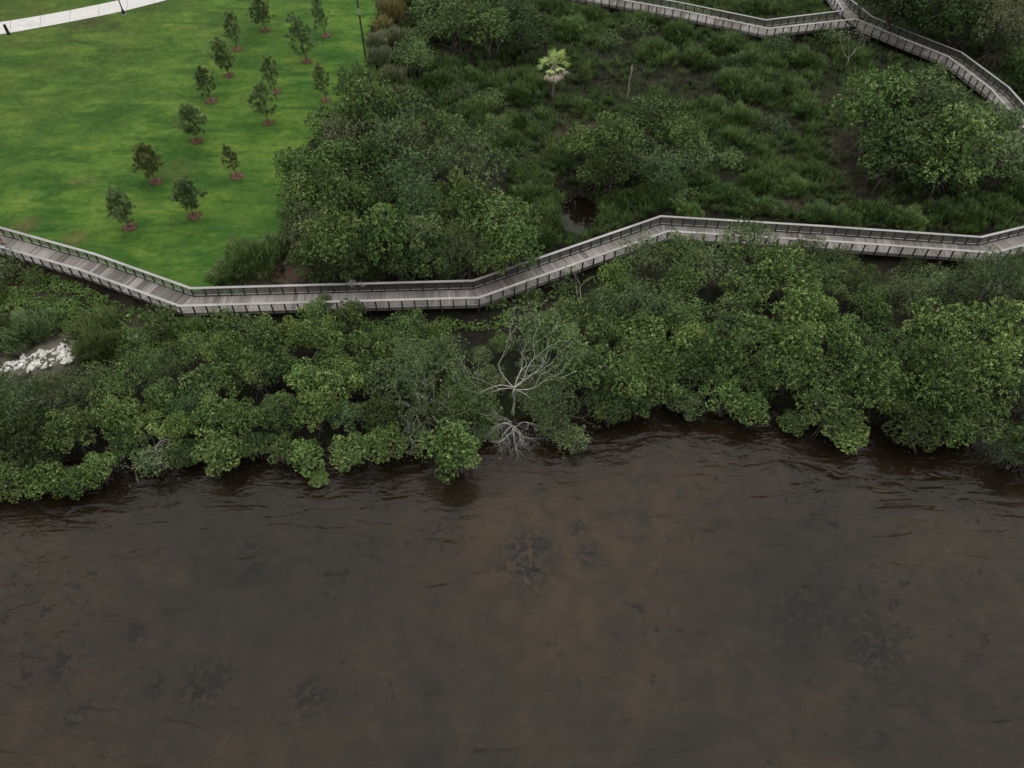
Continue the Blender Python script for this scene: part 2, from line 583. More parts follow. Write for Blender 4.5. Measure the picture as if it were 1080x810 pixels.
for (a, b, r_) in ((555, 597, 2.6), (560, 580, 2.0), (620, 588, 1.4), (215, 722, 2.2), (230, 712, 1.4), (325, 735, 1.8), (270, 605, 1.3), (268, 583, 1.1), (65, 708, 1.4), (30, 718, 1.0), (165, 725, 0.9), (80, 757, 1.0), (145, 668, 1.1), (920, 680, 3.0), (850, 645, 3.0), (545, 580, 1.2), (610, 560, 0.9)):
    wx, wy = at(a, b, -1.5)
    weed = m.math('MAXIMUM', weed, m.math('MULTIPLY', m.spot(wx, wy, r_ * 1.25), m.ramp(m.noise(1.9, 5, 0.7), [(0.44, 0.0), (0.51, 1.0)])))
muck = m.n('ShaderNodeMapRange', {'Value': zc, 'From Min': -0.85, 'From Max': -0.25}).outputs[0]
bed = m.mix(m.math('MULTIPLY', muck, 0.8), bed, (0.016, 0.013, 0.012))
bed = m.mix(m.math('MULTIPLY', weed, 0.9), bed, (0.005, 0.007, 0.008))
c = m.mix(m.ramp(m.n('ShaderNodeMapRange', {'Value': zc, 'From Min': -0.5, 'From Max': 0.1}).outputs[0], [(0.3, 0.0), (0.9, 1.0)]), bed, soil)
m.principled(c, 0.92, 0.12, m.bump(m.noise(2.0, 6, 0.7), 0.8, 0.15))
M['ground'] = m.m

# water: clear brown-tinted surface with wind ripples
m = NT('shallow_brown_water')
pos = m.geo()
w1 = m.noise(1.0, 3, 0.5, m.scaled(pos, (0.24, 0.62, 0), R(14)), 0.9)
w2 = m.noise(1.0, 2, 0.5, m.scaled(pos, (0.9, 1.9, 0), R(24)), 0.6)
calm = m.ramp(m.noise(0.07, 3, 0.5), [(0.35, 0.35), (0.7, 1.0)])
hgt = m.math('ADD', m.math('MULTIPLY', w1, 0.34), m.math('MULTIPLY', m.math('MULTIPLY', w2, 0.14), calm))
nb = m.bump(hgt, 1.0, 1.0)
fr = m.n('ShaderNodeFresnel', {'IOR': 1.29, 'Normal': nb}).outputs[0]
tb = m.n('ShaderNodeBsdfTransparent', {'Color': (0.82, 0.74, 0.62, 1)})
gb = m.n('ShaderNodeBsdfGlossy', {'Roughness': 0.06, 'Normal': nb, 'Color': (1, 1, 1, 1)})
mx = m.n('ShaderNodeMixShader', {0: fr})
m.l(tb.outputs[0], mx.inputs[1])
m.l(gb.outputs[0], mx.inputs[2])
m.l(mx.outputs[0], m.out.inputs[0])
M['water'] = m.m

m = NT('still_pool_water')
fr = m.n('ShaderNodeFresnel', {'IOR': 1.33}).outputs[0]
tb = m.n('ShaderNodeBsdfTransparent', {'Color': (0.7, 0.62, 0.52, 1)})
gb = m.n('ShaderNodeBsdfGlossy', {'Roughness': 0.02})
mx = m.n('ShaderNodeMixShader', {0: fr})
m.l(tb.outputs[0], mx.inputs[1])
m.l(gb.outputs[0], mx.inputs[2])
m.l(mx.outputs[0], m.out.inputs[0])
M['pool'] = m.m

# ------------------------------------------------------------------ ground, water, lawn, path
gx = np.concatenate([[-3000, -1500, -700, -350, -220], np.arange(-150, 150.1, 1.0), [220, 350, 700, 1500, 3000]])
gy = np.concatenate([[-1500, -600, -200, -60, -20, 0], np.arange(10, 190.1, 1.0), [215, 260, 350, 700, 1500, 3000]])
X, Y = np.meshgrid(gx, gy)
Z = ground_z(X, Y)
nx = len(gx)
ii = np.arange(len(gy) - 1)[:, None] * nx + np.arange(nx - 1)[None, :]
Q = np.stack([ii, ii + 1, ii + 1 + nx, ii + nx], -1).reshape(-1, 4)
kind(link('ground', npmesh('ground', np.stack([X, Y, Z], -1).reshape(-1, 3), Q, [M['ground']], smooth=True)), 'structure')

mb = MB()
mb.poly([(-3000, -1500, 0), (3000, -1500, 0), (3000, _sh[-1, 1] + 3, 0)] +
        [(a, b + 3.0, 0) for a, b in _sh[::-1]] + [(-3000, _sh[0, 1] + 3, 0)])
kind(link('water', mb.mesh('water', M['water'])), 'structure')
mb = MB()
mb.poly([(POOL[0] + 4.2 * math.cos(t * math.pi / 12), POOL[1] + 6 * math.sin(t * math.pi / 12), 0.13) for t in range(24)])
kind(link('marsh_pool', mb.mesh('marsh_pool', M['pool'])), 'structure')

# lawn sheet, triangulated inside its outline
pts = []
for i in range(len(LAWN)):
    a, b = LAWN[i], LAWN[(i + 1) % len(LAWN)]
    L = math.hypot(b[0] - a[0], b[1] - a[1])
    n = max(1, int(L / 1.0)) if L < 60 else max(1, int(L / 8))
    for k in range(n):
        t = k / n
        x, y = a[0] + (b[0] - a[0]) * t, a[1] + (b[1] - a[1]) * t
        w = 0.35 * float(wob(x, y, 1.2, 2))
        pts.append((x + w, y + w * 0.6))
nb_ = len(pts)
edges = [(i, (i + 1) % nb_) for i in range(nb_)]
res = delaunay_2d_cdt([Vector(p) for p in pts], edges, [list(range(nb_))], 1, 1e-4)
me = bpy.data.meshes.new('lawn')
me.from_pydata([(v.x, v.y, LAWN_Z + 0.03) for v in res[0]], [], [tuple(f) for f in res[2]])
me.materials.append(M['lawn'])
for p in me.polygons:
    if p.normal.z < 0:
        p.flip()
kind(link('lawn', me), 'structure')

# concrete path, slab by slab
ZP = LAWN_Z + 0.06
far_px = [(-120, 38), (0, 23.5), (60, 13.5), (127, 0), (180, -13), (240, -32)]
near_px = [(-120, 50), (0, 36.5), (60, 25.5), (127, 12.5), (180, -1), (240, -20)]
fe = np.array([at(a, b, ZP) for a, b in far_px])
ne = np.array([at(a, b, ZP) for a, b in near_px])


def resample(P, step):
    P = np.asarray(P)
    s = np.concatenate([[0], np.cumsum(np.hypot(*np.diff(P, axis=0).T))])
    n = max(1, int(round(s[-1] / step)))
    t = np.linspace(0, s[-1], n + 1)
    return np.stack([np.interp(t, s, P[:, 0]), np.interp(t, s, P[:, 1])], -1), n


fs, n = resample(fe, 4.0)
s = np.linspace(0, 1, n + 1)
sn = np.concatenate([[0], np.cumsum(np.hypot(*np.diff(ne, axis=0).T))])
ns = np.stack([np.interp(s * sn[-1], sn, ne[:, 0]), np.interp(s * sn[-1], sn, ne[:, 1])], -1)
rng = random.Random(4)
mb = MB()
for i in range(n):
    g = 0.006
    a, b = fs[i] * (1 - g) + fs[i + 1] * g, fs[i] * g + fs[i + 1] * (1 - g)
    c_, d = ns[i] * g + ns[i + 1] * (1 - g), ns[i] * (1 - g) + ns[i + 1] * g
    mb.prism([d, c_, b, a], LAWN_Z - 0.1, ZP, rng.random())
kind(link('path', mb.mesh('path', M['concrete'])), 'structure')

# ------------------------------------------------------------------ boardwalks


def mitre(P, off):
    """polyline offset to its right by off"""
    out = []
    n = len(P)
    for i in range(n):
        ds = []
        if i > 0:
            ds.append((P[i] - P[i - 1]).normalized())
        if i < n - 1:
            ds.append((P[i + 1] - P[i]).normalized())
        nr = [Vector((d.y, -d.x)) for d in ds]
        if len(nr) == 1:
            out.append(P[i] + nr[0] * off)
        else:
            b = (nr[0] + nr[1]).normalized()
            out.append(P[i] + b * (off / max(0.3, b.dot(nr[0]))))
    return out


def sweep(mb, P, half, z0, z1, var=0.5):
    """rectangular board along a polyline; broken into lengths with thin joints"""
    A, B = mitre(P, -half), mitre(P, half)
    for i in range(len(P) - 1):
        L = (P[i + 1] - P[i]).length
        n = max(1, int(round(L / 3.6)))
        for k in range(n):
            t0, t1 = k / n, (k + 1) / n - (0.012 / L if k < n - 1 else 0)
            v = random.Random(int(P[i].x * 7) + k).random()
            mb.prism([B[i].lerp(B[i + 1], t0), B[i].lerp(B[i + 1], t1), A[i].lerp(A[i + 1], t1), A[i].lerp(A[i + 1], t0)], z0, z1, v)


def clip(poly, nx, ny, c):
    """keep the part of a polygon where nx*x + ny*y <= c"""
    out = []
    for i in range(len(poly)):
        a, b = poly[i], poly[(i + 1) % len(poly)]
        da, db = nx * a[0] + ny * a[1] - c, nx * b[0] + ny * b[1] - c
        if da <= 0:
            out.append(a)
        if (da < 0 < db) or (db < 0 < da):
            t = da / (da - db)
            out.append((a[0] + (b[0] - a[0]) * t, a[1] + (b[1] - a[1]) * t))
    return out


def deck_planks(mb, A, B, zt, rng):
    """cross boards between the left edge A and the right edge B"""
    for i in range(len(A) - 1):
        d = (A[i + 1] - A[i]).normalized()
        nrm = Vector((d.y, -d.x))
        o = A[i]
        quad = [((p - o).dot(d), (p - o).dot(nrm)) for p in (A[i], B[i], B[i + 1], A[i + 1])]
        s0, s1 = min(q[0] for q in quad), max(q[0] for q in quad)
        W = max(q[1] for q in quad)
        s = s0
        tone = rng.random()
        while s < s1:
            if rng.random() < 0.22:
                tone = rng.random()
            e = s + 0.142
            pl = [(s, -0.01), (e, -0.01), (e, W + 0.01), (s, W + 0.01)]
            for j in range(4):
                a, b = quad[j], quad[(j + 1) % 4]
                ex, ey = b[0] - a[0], b[1] - a[1]
                nx_, ny_ = -ey, ex                      # outline runs clockwise in (s, c)
                cx_, cy_ = (sum(q[0] for q in quad) / 4, sum(q[1] for q in quad) / 4)
                if nx_ * (cx_ - a[0]) + ny_ * (cy_ - a[1]) > 0:
                    nx_, ny_ = -nx_, -ny_
                pl = clip(pl, nx_, ny_, nx_ * a[0] + ny_ * a[1])
                if len(pl) < 3:
                    break
            if len(pl) >= 3:
                w = [o + d * p[0] + nrm * p[1] for p in pl]
                ar = sum(w[k].x * w[(k + 1) % len(w)].y - w[(k + 1) % len(w)].x * w[k].y for k in range(len(w)))
                if ar < 0:
                    w.reverse()
                mb.prism([(p.x, p.y) for p in w], zt - 0.045, zt, min(1, max(0, 0.65 * tone + 0.35 * rng.random())))
            s = e + 0.008


post_mb = MB()
post_mb.box((0, 0, 0.34), (0.06, 0.06, 0.70))
post_mb.box((0, 0, -0.345), (0.068, 0.064, 0.012))
POST = post_mb.mesh('post', M['post'])
pile_mb = MB()
pile_mb.tube([(0, 0, -2.4), (0, 0, -0.36)], [0.15, 0.14], 10)
PILE = pile_mb.mesh('pile', M['post'])


def spots_along(P, step):
    out = []
    for i in range(len(P) - 1):
        L = (P[i + 1] - P[i]).length
        n = max(1, int(round(L / step)))
        for k in range(n):
            out.append((P[i].lerp(P[i + 1], k / n), (P[i + 1] - P[i]).normalized()))
    out.append((P[-1], (P[-1] - P[-2]).normalized()))
    return out


def railing(root, P, z, posts):
    """handrail along P at deck height z; wire mesh infill; remembers where its posts stand"""
    mb = MB()
    sweep(mb, P, 0.14, z + 1.045, z + 1.09)
    sweep(mb, P, 0.03, z + 0.10, z + 0.17)
    r = link('railing', mb.mesh('railing', M['rail']), root)
    wm = MB()
    for q in range(7):
        zz = z + 0.26 + q * 0.12
        A, B = mitre(P, -0.005), mitre(P, 0.005)
        for i in range(len(P) - 1):
            wm.prism([B[i], B[i + 1], A[i + 1], A[i]], zz - 0.005, zz + 0.005)
    for p, d in spots_along(P, 0.15):
        wm.box((p.x, p.y, z + 0.61), (0.0045, 0.0045, 0.43), (d.x, d.y))
    link('wire_mesh', wm.mesh('wire_mesh', M['wire']), r)
    for p, d in spots_along(P, 1.22):
        posts.append((p, d, z, r))
    return r


def set_posts(root, posts, limit=100):
    """each post its own object up to the limit (largest in view first), the remainder one mesh"""
    def size(t):
        p = t[0]
        px, py = proj(p.x, p.y, t[2])
        vis = -10 < px < 1090 and -10 < py < 820
        return (-(FPX / (p.y * CP + (H - t[2]) * SP)) if vis else 1000 + abs(px))
    posts = sorted(posts, key=size)
    first = True
    for p, d, z, r in posts[:limit]:
        o = bpy.data.objects.new('post', POST)
        COL.objects.link(o)
        o.parent = r
        o.location = (p.x, p.y, z)
        o.rotation_euler = (0, 0, math.atan2(d.y, d.x))
    if len(posts) > limit:
        mb = MB()
        for p, d, z, r in posts[limit:]:
            mb.box((p.x, p.y, z + 0.34), (0.06, 0.06, 0.70), (d.x, d.y))
        kind(link('posts', mb.mesh('posts', M['post']), root), 'stuff')


def piles(root, P, z, step=3.66):
    for p, d in spots_along(P, step):
        o = bpy.data.objects.new('pile', PILE)
        COL.objects.link(o)
        o.parent = root
        o.location = (p.x, p.y, z)


def V2(l, z):
    return [Vector(at(a, b, z)) for a, b in l]


RW = 2.35
zr = DECK_Z + 1.07
bk = V2([(-260, 176), (-90, 216), (0, 240), (100, 268), (201, 304), (499, 296), (697, 228), (870, 238.5), (1035, 250), (1110, 232), (1250, 215)], zr)
boardwalk = thing('boardwalk', 'long weathered timber boardwalk crossing the photo between the shore mangroves and the lawn', 'boardwalk')
fr_ = mitre(bk, RW)
rng = random.Random(9)
mb = MB()
deck_planks(mb, mitre(bk, 0.07), mitre(bk, RW - 0.07), DECK_Z, rng)
link('deck', mb.mesh('deck', M['deck']), boardwalk)
for P, s in ((mitre(bk, 0.092), 1), (mitre(bk, RW - 0.092), -1)):
    mb = MB()
    sweep(mb, P, 0.02, DECK_Z - 0.33, DECK_Z - 0.05)
    link('rim_joist', mb.mesh('rim_joist', M['rim']), boardwalk)
posts = []
railing(boardwalk, bk, DECK_Z, posts)
railing(boardwalk, fr_, DECK_Z, posts)
set_posts(boardwalk, posts)
piles(boardwalk, mitre(bk, 0.35), DECK_Z)
piles(boardwalk, mitre(bk, RW - 0.35), DECK_Z)

# the second boardwalk, farther off: a curving run with a branch to the left
bk2 = V2([(868, -48), (884, -20), (898, 0), (919, 17), (958, 33), (1014, 55), (1064, 92), (1096, 128), (1136, 180), (1180, 260)], zr)
fr2 = mitre(bk2, RW)
br2 = V2([(520, -32), (640, -11), (715, 2), (808, 21), (890, 11)], zr)
brf = mitre(br2, RW)
walk2 = thing('boardwalk', 'curving boardwalk with a side branch at the top right beyond the fern marsh', 'boardwalk')
mb = MB()
deck_planks(mb, mitre(bk2, 0.07), mitre(bk2, RW - 0.07), DECK_Z, rng)
link('deck', mb.mesh('deck', M['deck']), walk2)
mb = MB()
deck_planks(mb, mitre(br2, 0.07), mitre(br2, RW - 0.07), DECK_Z - 0.004, rng)
link('branch_deck', mb.mesh('branch_deck', M['deck']), walk2)
for P in (mitre(bk2, 0.092), mitre(bk2, RW - 0.092)[3:], mitre(bk2, RW - 0.092)[:3], mitre(br2, 0.092), mitre(br2, RW - 0.092)):
    if P is not None and len(P) > 1:
        mb = MB()
        sweep(mb, P, 0.02, DECK_Z - 0.33, DECK_Z - 0.05)
        link('rim_joist', mb.mesh('rim_joist', M['rim']), walk2)
posts = []
railing(walk2, bk2, DECK_Z, posts)
railing(walk2, [brf[-1].lerp(fr2[3], 0.5)] + fr2[3:], DECK_Z, posts)
railing(walk2, fr2[:2] + [br2[-1]], DECK_Z, posts)
railing(walk2, br2, DECK_Z, posts)
railing(walk2, brf[:-1] + [brf[-1].lerp(fr2[3], 0.5)], DECK_Z, posts)
set_posts(walk2, posts)
piles(walk2, mitre(bk2, 1.2), DECK_Z)
piles(walk2, mitre(br2, 1.2), DECK_Z)
WALKS = [(bk, RW), (bk2, RW), (br2, RW)]


def walk_dist(x, y):
    d = np.full(np.asarray(x).shape, 1e9)
    for P, w in WALKS:
        C_ = mitre(P, w / 2)
        d = np.minimum(d, poly_dist([(p.x, p.y) for p in C_], x, y, False))
    return d


# ------------------------------------------------------------------ foliage builders


def unit(a):
    return a / np.maximum(np.linalg.norm(a, axis=-1, keepdims=True), 1e-9)


def leaf_quads(P, D, N, L, W):
    """one kite-shaped leaf per row"""
    S = unit(np.cross(D, N))
    L, W = np.asarray(L)[:, None], np.asarray(W)[:, None]
    mid = P + D * L * 0.55 - N * L * 0.04
    V = np.stack([P, mid + S * W * 0.5, P + D * L - N * L * 0.12, mid - S * W * 0.5], 1)
    n = len(P)
    return V.reshape(-1, 3), np.arange(4 * n).reshape(n, 4)


def rosettes(rs, P, A, per, L, W, spread=0.85):
    """whorls of leaves at twig ends P with axes A"""
    n = len(P)
    ref = np.where(np.abs(A[:, 2:3]) < 0.9, np.array([[0, 0, 1.0]]), np.array([[1.0, 0, 0]]))
    B = unit(np.cross(A, ref))
    C_ = np.cross(A, B)
    ph = rs.uniform(0, 6.283, (n, 1)) + np.arange(per)[None, :] * 2.4 + rs.normal(0, 0.25, (n, per))
    t = rs.uniform(0.35, 1.0, (n, per)) * spread
    D = A[:, None, :] * (1 - 0.75 * t)[..., None] + (B[:, None, :] * np.cos(ph)[..., None] + C_[:, None, :] * np.sin(ph)[..., None]) * t[..., None]
    D = unit(D).reshape(-1, 3)
    N = unit(np.repeat(A, per, 0) + rs.normal(0, 0.25, (n * per, 3)))
    PP = np.repeat(P, per, 0) + rs.normal(0, 0.03, (n * per, 3))
    Ls = L * rs.uniform(0.7, 1.25, n * per)
    return leaf_quads(PP, D, N, Ls, Ls * (W / L))


def crown_mesh(name, seed, lobes, dens, L, W, per=6, squash=0.8, upb=0.55, mat=None, spread=0.85, fill=0.25):
    rs = np.random.default_rng(seed)
    Vs, Qs, As = [], [], []
    off = 0
    for (c, r) in lobes:
        n = int(dens * r * r)
        d = unit(rs.normal(0, 1, (n * 2, 3)))
        d = d[(d[:, 2] > -0.35) | (rs.random(len(d)) < 0.35)][:n]
        n = len(d)
        rad = r * (1 + 0.22 * np.sin(d[:, 0] * 4 + seed) * np.sin(d[:, 1] * 5 + c[0] * 3)) * np.where(rs.random(n) < fill, rs.uniform(0.35, 0.9, n), rs.uniform(0.85, 1.12, n))
        P = np.array(c) + d * rad[:, None] * np.array([1, 1, squash])
        A = unit(d + np.array([0, 0, upb]) + rs.normal(0, 0.28, (n, 3)))
        V, Q = rosettes(rs, P, A, per, L, W, spread)
        lobe_v = rs.uniform(-0.18, 0.18)
        v = np.clip(0.48 + lobe_v + np.repeat(rs.normal(0, 0.27, n), per) + rs.normal(0, 0.12, n * per), 0, 1)
        Vs.append(V)
        Qs.append(Q + off)
        As.append(v)
        off += len(V)
    return npmesh(name, np.concatenate(Vs), np.concatenate(Qs), [mat], np.concatenate(As))


def limb(rs, a, b, n=5, wobble=0.14, sag=0.0):
    a, b = np.array(a, float), np.array(b, float)
    L = np.linalg.norm(b - a)
    t = np.linspace(0, 1, n + 1)[:, None]
    P = a + (b - a) * t + np.array([0, 0, 1.0]) * (np.sin(t * math.pi) * sag * L)
    P[1:-1] += rs.normal(0, wobble * L / n * 1.6, (n - 1, 3))
    return P


def trunk_mesh(name, seed, lobes, hfork, r0, mat, stems=1, twigs=3):
    """tapered trunk(s) forking into one limb per lobe, with side twigs"""
    rs = np.random.default_rng(seed + 500)
    mb = MB()
    for k in range(9):
        a, q = k * 0.7 + rs.normal(0, 0.2), rs.uniform(0.5, 1.3)
        h = rs.uniform(0.4, 1.0)
        A_ = np.array([math.cos(a), math.sin(a), 0])
        mb.tube([A_ * 0.05 + np.array([0, 0, h]), A_ * q * 0.55 + np.array([0, 0, h * 0.85]), A_ * q * 0.9 + np.array([0, 0, h * 0.35]), A_ * q + np.array([0, 0, -0.9])],
                [0.035, 0.03, 0.028, 0.024], 5, cap=False)
    forks = []
    for k in range(stems):
        a = rs.uniform(0, 6.28)
        base = np.array([math.cos(a), math.sin(a), 0]) * (0.0 if stems == 1 else 0.35)
        top = base * 2.2 + np.array([rs.normal(0, 0.15), rs.normal(0, 0.15), hfork * rs.uniform(0.8, 1.15)])
        P = limb(rs, base + np.array([0, 0, -0.9]), top, 5, 0.10)
        rr = r0 * (1.0 if stems == 1 else 0.72)
        mb.tube(P, np.linspace(rr * 1.25, rr * 0.75, len(P)), 7)
        forks.append((top, rr * 0.72))
    for (c, r) in lobes:
        f, fr0 = min(forks, key=lambda q: np.hypot(q[0][0] - c[0], q[0][1] - c[1]) + rs.uniform(0, 0.5))
        end = np.array(c) + np.array([0, 0, r * 0.15])
        P = limb(rs, f, end, 5, 0.16, 0.08)
        mb.tube(P, np.linspace(fr0 * 0.75, 0.03, len(P)), 5, cap=False)
        for q in range(twigs):
            s = P[rs.integers(2, 6)]
            e = np.array(c) + unit(rs.normal(0, 1, 3)) * r * 0.95 * np.array([1, 1, 0.75])
            T = limb(rs, s, e, 4, 0.2, 0.05)
            mb.tube(T, np.linspace(0.03, 0.01, len(T)), 4, cap=False)
    return mb.mesh(name, mat, True)


def lobes_for(seed, R_, hc, n, rl, flat=0.62, skirt=True):
    """lobe centres over a dome of radius R_ about height hc"""
    rs = np.random.default_rng(seed)
    out = []
    tries = 0
    while len(out) < n and tries < 600:
        tries += 1
        d = unit(rs.normal(0, 1, 3))
        if d[2] < (-0.32 if skirt else -0.1):
            continue
        r = rl * rs.uniform(0.75, 1.3)
        k = (R_ - r) * rs.uniform(0.72, 1.12)
        c = np.array([d[0] * k, d[1] * k, hc + d[2] * k * flat * 1.25 + rs.normal(0, 0.1)])
        if all(np.linalg.norm(c - q[0]) > 0.80 * (r + q[1]) for q in out):
            out.append((c, r))
    out.append((np.array([rs.normal(0, 0.2), rs.normal(0, 0.2), hc + 0.1]), rl * 1.3))
    return out


# reference models: crown radius 2.2 m, crown centre 2.7 m up
HC = 2.7
MODELS = {'dense': [], 'open': [], 'fine': [], 'sparse': []}
for k in range(6):
    lb = lobes_for(10 + k, 2.3, HC, 17, 0.74)
    MODELS['dense'].append((trunk_mesh('trunk', 10 + k, lb, 1.3, 0.13, M['bark'], 1 + k % 3, 2),
                            crown_mesh('crown', 10 + k, lb, 215, 0.165, 0.08, mat=M['bright'], fill=0.14)))
for k in range(4):
    lb = lobes_for(40 + k, 2.5, HC, 19, 0.68, 0.75)
    MODELS['open'].append((trunk_mesh('trunk', 40 + k, lb, 1.1, 0.10, M['bark'], 2, 2),
                           crown_mesh('crown', 40 + k, lb, 260, 0.15, 0.072, mat=M['olive'], fill=0.1)))
for k in range(4):
    lb = lobes_for(70 + k, 2.3, HC, 20, 0.72)
    MODELS['fine'].append((trunk_mesh('trunk', 70 + k, lb, 1.2, 0.11, M['bark'], 2, 2),
                           crown_mesh('crown', 70 + k, lb, 185, 0.125, 0.055, per=6, mat=M['olive'], fill=0.4)))
for k in range(3):
    lb = lobes_for(90 + k, 2.5, HC, 14, 0.75, 0.7)
    MODELS['sparse'].append((trunk_mesh('trunk', 90 + k, lb, 1.3, 0.09, M['bark_pale' if k == 0 else 'bark'], 2, 3),
                             crown_mesh('crown', 90 + k, lb, 85, 0.16, 0.075, mat=M['olive'], fill=0.6)))

ORD = ['first', 'second', 'third', 'fourth', 'fifth', 'sixth', 'seventh', 'eighth', 'ninth', 'tenth', 'eleventh', 'twelfth',
       'thirteenth', 'fourteenth', 'fifteenth', 'sixteenth', 'seventeenth', 'eighteenth', 'nineteenth', 'twentieth',
       'twenty-first', 'twenty-second', 'twenty-third', 'twenty-fourth', 'twenty-fifth', 'twenty-sixth', 'twenty-seventh',
       'twenty-eighth', 'twenty-ninth', 'thirtieth'] + ['thirty-' + q for q in ('first', 'second', 'third', 'fourth', 'fifth', 'sixth', 'seventh', 'eighth', 'ninth')] + ['fortieth'] + ['forty-' + q for q in ('first', 'second', 'third', 'fourth', 'fifth', 'sixth', 'seventh', 'eighth', 'ninth')]
LOOK = {'bright': 'bright yellow-green', 'mid': 'mid-green', 'dark': 'dark green', 'olive': 'dull olive', 'blue': 'bluish green', 'grove': 'deep green', 'dry': 'grey-green'}
FORM = {'dense': 'bushy', 'open': 'loose-crowned', 'fine': 'fine-leaved', 'sparse': 'thin, half-bare'}
tr = random.Random(21)
TREES = []


def plant_tree(px, py, dpx, model, mat, label, group, name='mangrove_tree', cat='tree', hs=1.0, grow=1.12):
    hs *= tr.uniform(0.8, 1.05) if 'water' in group else tr.uniform(0.78, 1.3)
    s = 1.0
    for _ in range(3):
        base = 0.2
        x, y = at(px, py, base + HC * s * hs)
        g = gz(x, y)
        x, y = at(px, py, g + HC * s * hs)
        k = FPX / (y * CP + (H - g - HC * s * hs) * SP)
        s = dpx * grow / k / 4.6
    tm, cm = MODELS[model][tr.randrange(len(MODELS[model]))]
    o = thing(name, label, cat, (x, y, g), tr.uniform(0, 6.28), group, None, (s, s, s * hs))
    t = link('trunk', tm, o)
    c = link('crown', cm, o)
    c.material_slots[0].link = 'OBJECT'
    c.material_slots[0].material = M[mat]
    TREES.append((x, y, s * 2.3))
    return o


def stand(lst, where, group, hs=1.0, grow=1.12, noun='mangrove', name='mangrove_tree'):
    """a row or grove of trees told apart by their order from the left"""
    lst = sorted(lst)
    for i, e in enumerate(lst):
        px, py, d, model, mat = e[:5]
        h = hs * (e[5] if len(e) > 5 else 1.0)
        if len(e) > 6 and e[6]:
            lab = e[6]
        else:
            lab = '%s %s %s %s, %s from the left' % (FORM[model], LOOK[mat], noun, where, ORD[i])
        plant_tree(px, py, d, model, mat, lab, group, name=name, hs=h, grow=grow)


D_, O_, F_, S_ = 'dense', 'open', 'fine', 'sparse'
# ---- mangroves with their skirts in the water
stand([(-22, 500, 55, D_, 'mid'), (20, 505, 50, D_, 'bright'), (50, 508, 44, D_, 'bright'), (78, 507, 36, D_, 'mid'), (104, 494, 40, D_, 'bright'),
       (160, 486, 40, S_, 'olive', 0.8), (136, 468, 36, D_, 'mid'), (228, 474, 54, D_, 'bright'), (194, 477, 34, D_, 'dark', 0.8), (264, 470, 34, D_, 'mid'), (296, 472, 36, D_, 'bright'),
       (322, 482, 40, D_, 'bright'), (336, 503, 22, D_, 'bright', 0.6), (368, 476, 42, D_, 'mid'), (407, 466, 44, D_, 'bright'),
       (436, 464, 40, S_, 'olive', 0.8), (477, 474, 62, D_, 'bright'), (512, 452, 36, F_, 'olive', 0.8), (583, 446, 40, F_, 'olive'), (514, 436, 30, F_, 'mid', 0.8), (570, 428, 34, F_, 'olive', 0.8), (603, 463, 36, S_, 'olive', 0.7),
       (641, 428, 46, D_, 'dark'), (672, 424, 34, D_, 'mid'), (698, 406, 46, D_, 'bright'), (722, 424, 40, D_, 'olive', 0.8),
       (764, 416, 46, D_, 'mid'), (791, 428, 42, D_, 'mid'), (838, 444, 32, D_, 'mid', 0.7), (876, 432, 62, D_, 'mid'),
       (893, 458, 42, D_, 'bright', 0.8), (940, 420, 40, D_, 'bright'), (968, 448, 58, D_, 'dark'), (1003, 446, 50, D_, 'mid'), (1034, 438, 60, D_, 'mid'),
       (1066, 470, 54, F_, 'dark', 0.9), (1098, 470, 60, D_, 'dark')],
      'along the waterline', 'mangroves standing at the water\'s edge')
# ---- the middle of the shore belt
stand([(-20, 450, 60, D_, 'mid'), (28, 458, 58, D_, 'dark'), (75, 452, 52, D_, 'bright'), (50, 478, 46, D_, 'dark'), (124, 440, 48, D_, 'bright'), (156, 446, 42, D_, 'bright'),
       (187, 452, 36, D_, 'bright'), (195, 430, 34, D_, 'blue'), (172, 416, 40, D_, 'mid'), (224, 436, 44, D_, 'mid'), (256, 440, 44, D_, 'bright'), (296, 436, 42, O_, 'mid'),
       (332, 432, 46, D_, 'bright'), (366, 438, 36, D_, 'blue'), (400, 436, 44, D_, 'dark'), (449, 424, 58, S_, 'olive'), (474, 432, 44, D_, 'mid'), (503, 424, 44, F_, 'mid'),
       (586, 420, 50, F_, 'olive'), (518, 400, 34, S_, 'olive', 0.8), (567, 392, 40, S_, 'olive', 0.8), (556, 416, 34, F_, 'olive', 0.7), (508, 376, 26, F_, 'olive', 0.8), (528, 362, 26, F_, 'mid', 0.8), (596, 396, 40, F_, 'mid', 0.9), (625, 390, 56, D_, 'bright'), (664, 400, 50, D_, 'mid'), (690, 378, 44, D_, 'bright'),
       (732, 388, 50, D_, 'dark'), (764, 370, 56, D_, 'mid'), (798, 396, 48, D_, 'dark'), (822, 390, 54, D_, 'mid'), (868, 400, 52, D_, 'mid'), (918, 402, 64, D_, 'bright'),
       (960, 410, 50, D_, 'dark'), (1000, 406, 66, D_, 'mid'), (1040, 390, 72, D_, 'bright'), (1084, 415, 60, F_, 'dark')],
      'in the middle of the shore belt', 'mangroves in the middle of the shore belt')
